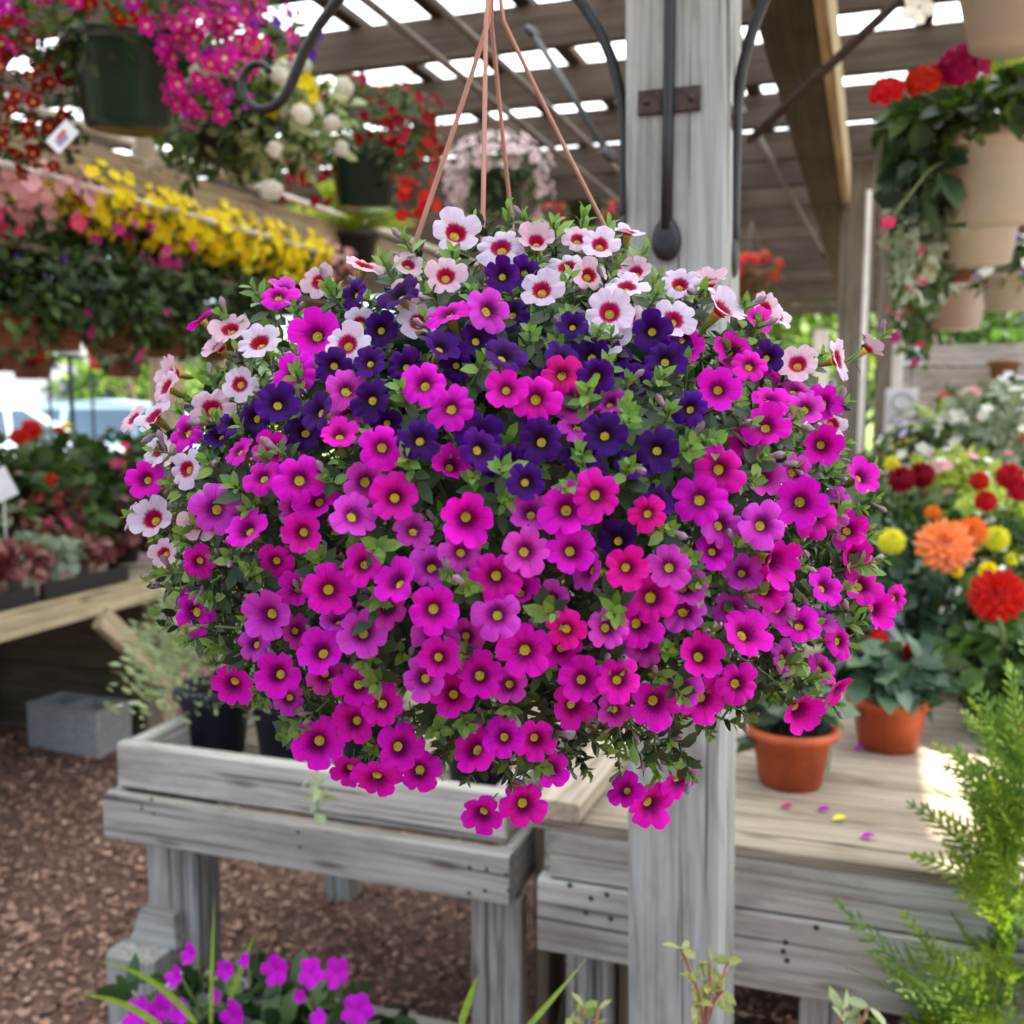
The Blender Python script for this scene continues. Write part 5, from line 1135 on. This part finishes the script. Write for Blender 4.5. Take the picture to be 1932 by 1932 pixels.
# ---- impatiens bed at the bottom, blades, small shrubs
ic = at_d(490, 1972, 1.95)
pb2 = thing('impatiens_planter', 'grey timber planter of magenta impatiens at the bottom edge', 'planter', (ic.x, ic.y, 0))
pz = ic.z-.03
for (x0, y0, x1, y1) in ((-.34, -.2, .42, -.2), (-.34, .22, .42, .22)): board('planter_board', (ic.x+x0, ic.y+y0, pz-.1), (ic.x+x1, ic.y+y1, pz-.1), .03, .2, 'wood_grey', pb2)
for x0 in (-.325, .405): board('planter_board', (ic.x+x0, ic.y-.184, pz-.1), (ic.x+x0, ic.y+.204, pz-.1), .03, .198, 'wood_grey', pb2)
board('planter_base', (ic.x-.3, ic.y+.01, pz-.15), (ic.x+.38, ic.y+.01, pz-.15), .35, .08, 'soil', pb2)
for x0 in (-.3, .38):
    for y0 in (-.17, .19): board('leg', (ic.x+x0, ic.y+y0, 0), (ic.x+x0, ic.y+y0, pz-.02), .045, .045, 'wood_grey', pb2, up=(0, -1, 0))
f = obj('foliage', foliage_mesh((0, 0, 0), (.30, .16, .06), 330, .065, 'g_dark', ratio=.55), pb2, Matrix.Translation(ic+Vector((.0, 0, .02)))); f['kind'] = 'stuff'
IMP = [disc_flower('f_violetmag', 'f_darkeye', 5, c_, .09) for c_ in (.05, .35, .2, .5)]
for (px, py, s) in ((335, 1845, 24), (362, 1800, 22), (258, 1915, 36), (300, 1905, 30), (345, 1905, 30), (440, 1920, 34), (520, 1830, 30), (585, 1836, 31), (634, 1836, 31), (425, 1830, 20), (675, 1905, 34), (565, 1880, 14), (600, 1922, 20), (405, 1880, 16), (460, 1812, 16)):
    k = at_d(px, py, random.uniform(1.76, 1.86)); obj('flower', random.choice(IMP), pb2, facing(k, Vector((random.uniform(-.4, .3), -.9, random.uniform(.2, .7))), random.random()*6, s*1.75/F_))
    tube('flower_stalk', [k+Vector((0, .01, -.005)), k+Vector((random.uniform(-.03, .03), .05, -.10))], .002, 'stem', pb2, 5)
def blade(label, pts, w_, mat='g_blade'):
    t = thing('grass_blade', label, 'blade', pts[0]); pts = [Vector(q_) for q_ in pts]; c = bez(*pts, n=14); V_, F_q = [], []
    for i, q_ in enumerate(c):
        s = i/14; ww = w_*(math.sin(math.pi*min(1, .25+.75*s)) if s < .98 else .05); sd = rt_*.8+up_*.6; sd = (sd - (c[min(i+1, 14)]-c[max(i-1, 0)]).normalized()*sd.dot((c[min(i+1, 14)]-c[max(i-1, 0)]).normalized())).normalized()
        V_ += [tuple(q_-sd*ww), tuple(q_+fw_*ww*.4), tuple(q_+sd*ww)]
    for i in range(14): b_ = i*3; F_q += [[b_, b_+1, b_+4, b_+3], [b_+1, b_+2, b_+5, b_+4]]
    obj('leaf', mesh('blade', V_, F_q, mat), t)
    return t
def dpt(x, y, d): return at_d(x, y, d)
blade('arching grass blade curving up left across the impatiens', [dpt(370, 1932, 1.7), dpt(330, 1880, 1.7), dpt(280, 1830, 1.68), dpt(180, 1812, 1.66)], .006)
blade('short grass blade with browned tip pointing left', [dpt(330, 1960, 1.6), dpt(260, 1900, 1.6), dpt(220, 1880, 1.6), dpt(140, 1876, 1.58)], .006)
blade('thin upright grass stem in the impatiens', [dpt(398, 1932, 1.75), dpt(398, 1880, 1.75), dpt(400, 1800, 1.76), dpt(404, 1690, 1.78)], .004)
blade('leaning grass blade right of the impatiens stem', [dpt(430, 1900, 1.8), dpt(445, 1850, 1.8), dpt(465, 1800, 1.8), dpt(480, 1765, 1.8)], .005)
blade('long thin blade slanting across the dark gap to the right', [dpt(985, 1950, 1.35), dpt(1020, 1910, 1.35), dpt(1065, 1860, 1.36), dpt(1108, 1806, 1.38)], .004)
blade('short bright blade by the bench leg', [dpt(868, 1940, 1.4), dpt(880, 1900, 1.4), dpt(890, 1870, 1.4), dpt(903, 1838, 1.4)], .005)
def twig(label, px, py, d, ends, mat='g_sprout', s=.026):
    b_ = at_d(px, py, d); gnd = Vector((b_.x, b_.y, 0)); t = thing('young_shrub', label, 'shrub', gnd); tube('stem', [gnd, b_], .004, 'terra_dull', t, 6)
    for (ex, ey) in ends:
        e = at_d(ex, ey, d+random.uniform(-.03, .03)); tube('stem', [b_, b_.lerp(e, .5)+rt_*random.uniform(-.01, .01), e], .002, 'terra_dull', t, 5)
        n = 7; P_ = np.array([list(b_.lerp(e, 1-.06*i*(i > 3))) for i in range(n)]); D_ = RNG.normal(size=(n, 3))*.8+np.array(_up)*.3; L_ = RNG.uniform(.7, 1.2, n)*s
        V_, F_q = leaf_cloud(P_-np.array(e), D_, RNG.normal(size=(n, 3))+[0, -.5, 1], L_, L_*.42, .2, .25); obj('leaves', mesh('leaves', V_, tidy(F_q), mat), t, Matrix.Translation(e))
    return t
twig('spindly young shrub with yellow-green leaves in front of the grey post', 1330, 1945, 1.22, ((1285, 1790), (1340, 1815), (1375, 1815), (1330, 1850), (1310, 1890), (1365, 1870)))
twig('yellow-green seedling at the bottom edge left of the grey post', 1110, 1985, 1.3, ((1100, 1900), (1130, 1905), (1075, 1920)), s=.022)
twig('small leafy seedling at the bottom edge right of the grey post', 1605, 2000, 1.35, ((1590, 1905), (1620, 1915), (1640, 1900)), 'g_pale', .03)
# fallen petals on the table
for j, (px, py, c_, lab) in enumerate(((1472, 1520, 'magenta', 'dark magenta fallen petal on the table'), (1540, 1527, 'violetmag', 'violet fallen petal beside the dark magenta one'), (1622, 1580, 'violetmag', 'violet fallen petal nearest the table edge'), (1570, 1548, 'lemon', 'pale green fallen leaf on the table'), (1612, 1416, 'violetmag', 'violet fallen petal by the far pot'))):
    q = at_z(px, py, ZT+.002); V_, F_q = leaf_cloud(np.array([[0., 0, 0]]), np.array([[1., .3*j-.5, .05]]), np.array([[0, 0, 1.]]), [.026], [.02], .5, -.2); tag(obj('fallen_petal', mesh('petal', V_, tidy(F_q), 'f_'+c_), None, Matrix.Translation(q)), lab, 'petal')

# ================================================================== FAR OFF
def tree(label, x, y, h, r_, n, mat='g_tree', ls=.35):
    t = thing('tree', label, 'tree', (x, y, 0), 'trees beyond the nursery')
    tube('trunk', [(x, y, 0), (x+.1, y, h*.35), (x-.05, y, h*.7)], [.18, .13, .05], 'tree_bark', t, 8)
    for k in range(5): a = k*1.26; tube('limb', [(x, y, h*(.3+.06*k)), (x+r_*.5*math.cos(a), y+r_*.5*math.sin(a), h*(.5+.06*k))], [.07, .02], 'tree_bark', t, 6)
    f = obj('crown', foliage_mesh((x*.1, y*.1, 0), (r_, r_, h*.42), n, ls, mat, shell=.3), t, Matrix.Translation((x, y, h*.58)))
for i, (px, d, h, r_, lab, mt) in enumerate(((1440, 22, 6, 2.6, 'bright yellow-green tree seen in the gap right of the post', 'g_tree'), (1540, 30, 8, 3.2, 'taller yellow-green tree behind the pale far post', 'g_tree'), (1760, 24, 4.4, 2.4, 'round dark bush tree just above the fence', 'g_mid'), (1885, 27, 7, 3.0, 'light green tree above the fence at the right edge', 'g_tree'),
                                         (1960, 22, 3.2, 2.0, 'dark hedge tree at the right edge above the fence', 'g_mid'), (250, 36, 3.4, 2.6, 'round green tree beyond the parked cars', 'g_tree'), (60, 42, 3.6, 3.0, 'green tree at the far left beyond the cars', 'g_tree'), (420, 40, 5, 3.0, 'green tree behind the grey shelf post', 'g_mid'))):
    q = at_d(px, 760, d); tree(lab, q.x, q.y, h, r_, 2600, mt)
def car(label, px, d, paint, rz):
    q = at_d(px, 760, d); t = thing('parked_car', label, 'car', (q.x, q.y, .04), 'cars parked beyond the nursery'); mt = Matrix.Translation((q.x, q.y, .04)) @ Matrix.Rotation(rz, 4, 'Z')
    prof = [(-2.2, .3), (-2.25, .6), (-2.1, .92), (-1.3, 1.0), (1.0, .98), (1.95, .86), (2.2, .62), (2.2, .3)]
    def extr(pf, w0, w1, zs, mat):
        n = len(pf); V_ = [(x, -(w0 if z < zs else w1), z) for x, z in pf]+[(x, (w0 if z < zs else w1), z) for x, z in pf]
        return mesh('body', V_, [list(range(n))[::-1][::-1], list(range(2*n-1, n-1, -1))]+[[i, i+n, (i+1) % n+n, (i+1) % n] for i in range(n)], mat, smooth=False)
    obj('body', extr(prof, .88, .84, .9, paint), t, mt)
    obj('cabin', extr([(-1.75, .96), (-1.25, 1.42), (-.2, 1.5), (.55, 1.42), (1.25, .94)], .82, .66, 1.2, paint), t, mt)
    for s in (-1, 1):
        for (x0, x1, t0, t1) in ((-1.45, -.55, -1.15, -.55), (-.45, .35, -.45, .3), (.43, 1.02, .38, .5)):
            y0, y1 = .835*s, .685*s; obj('window', mesh('window', [(x0, y0, 1.02), (x1, y0, 1.02), (t1, y1, 1.38), (t0, y1, 1.38)], [[0, 1, 2, 3]], 'glass', smooth=False), t, mt)
        for x in (-1.35, 1.35):
            w_ = obj('wheel', lathe([(.0, -.09), (.30, -.1), (.33, -.06), (.33, .06), (.30, .1), (0, .09)], 'rubber', 20), t, mt @ Matrix.Translation((x, .8*s, .33)) @ Matrix.Rotation(math.pi/2, 4, 'X'))
            r2 = obj('rim', lathe([(0, -.115), (.17, -.112), (.2, -.104), (.2, .104), (.17, .112), (0, .115)], 'rim', 16)); r2.parent = w_
        obj('headlight', box_mesh(2.12, 2.215, .55*s-.18, .55*s+.18, .62, .74, 'lamp_clear'), t, mt); obj('tail_light', box_mesh(-2.26, -2.17, .6*s-.15, .6*s+.15, .68, .86, 'lamp_red'), t, mt)
car('silver-blue parked car seen side-on beyond the left bench', 235, 13.2, 'car_silver', YAW+.05)
car('white parked car cut by the left edge of the picture', -40, 12.2, 'car_white', YAW+.4)
q = at_d(40, 760, 38); t = thing('far_house', 'far low house with grey shingle roof at the left edge', 'house', (q.x, q.y, 0)); mt = Matrix.Translation((q.x, q.y, 0)) @ Matrix.Rotation(YAW, 4, 'Z')
obj('wall', box_mesh(-5, 3, 0, 5, 0, 1.5, 'house_wall'), t, mt)
obj('roof', mesh('roof', [(-5.3, -.3, 1.45), (3.3, -.3, 1.45), (3.3, 5.3, 1.45), (-5.3, 5.3, 1.45), (-5.3, 2.5, 3.0), (3.3, 2.5, 3.0)], [[0, 1, 5, 4], [2, 3, 4, 5], [0, 4, 3], [1, 2, 5], [3, 2, 1, 0]], 'roof_slate', smooth=False), t, mt)
for x in (-3.5, -1, 1.5): w_ = obj('window', box_mesh(x-.4, x+.4, -.04, -.005, .6, 1.25, 'glass'), t, mt)
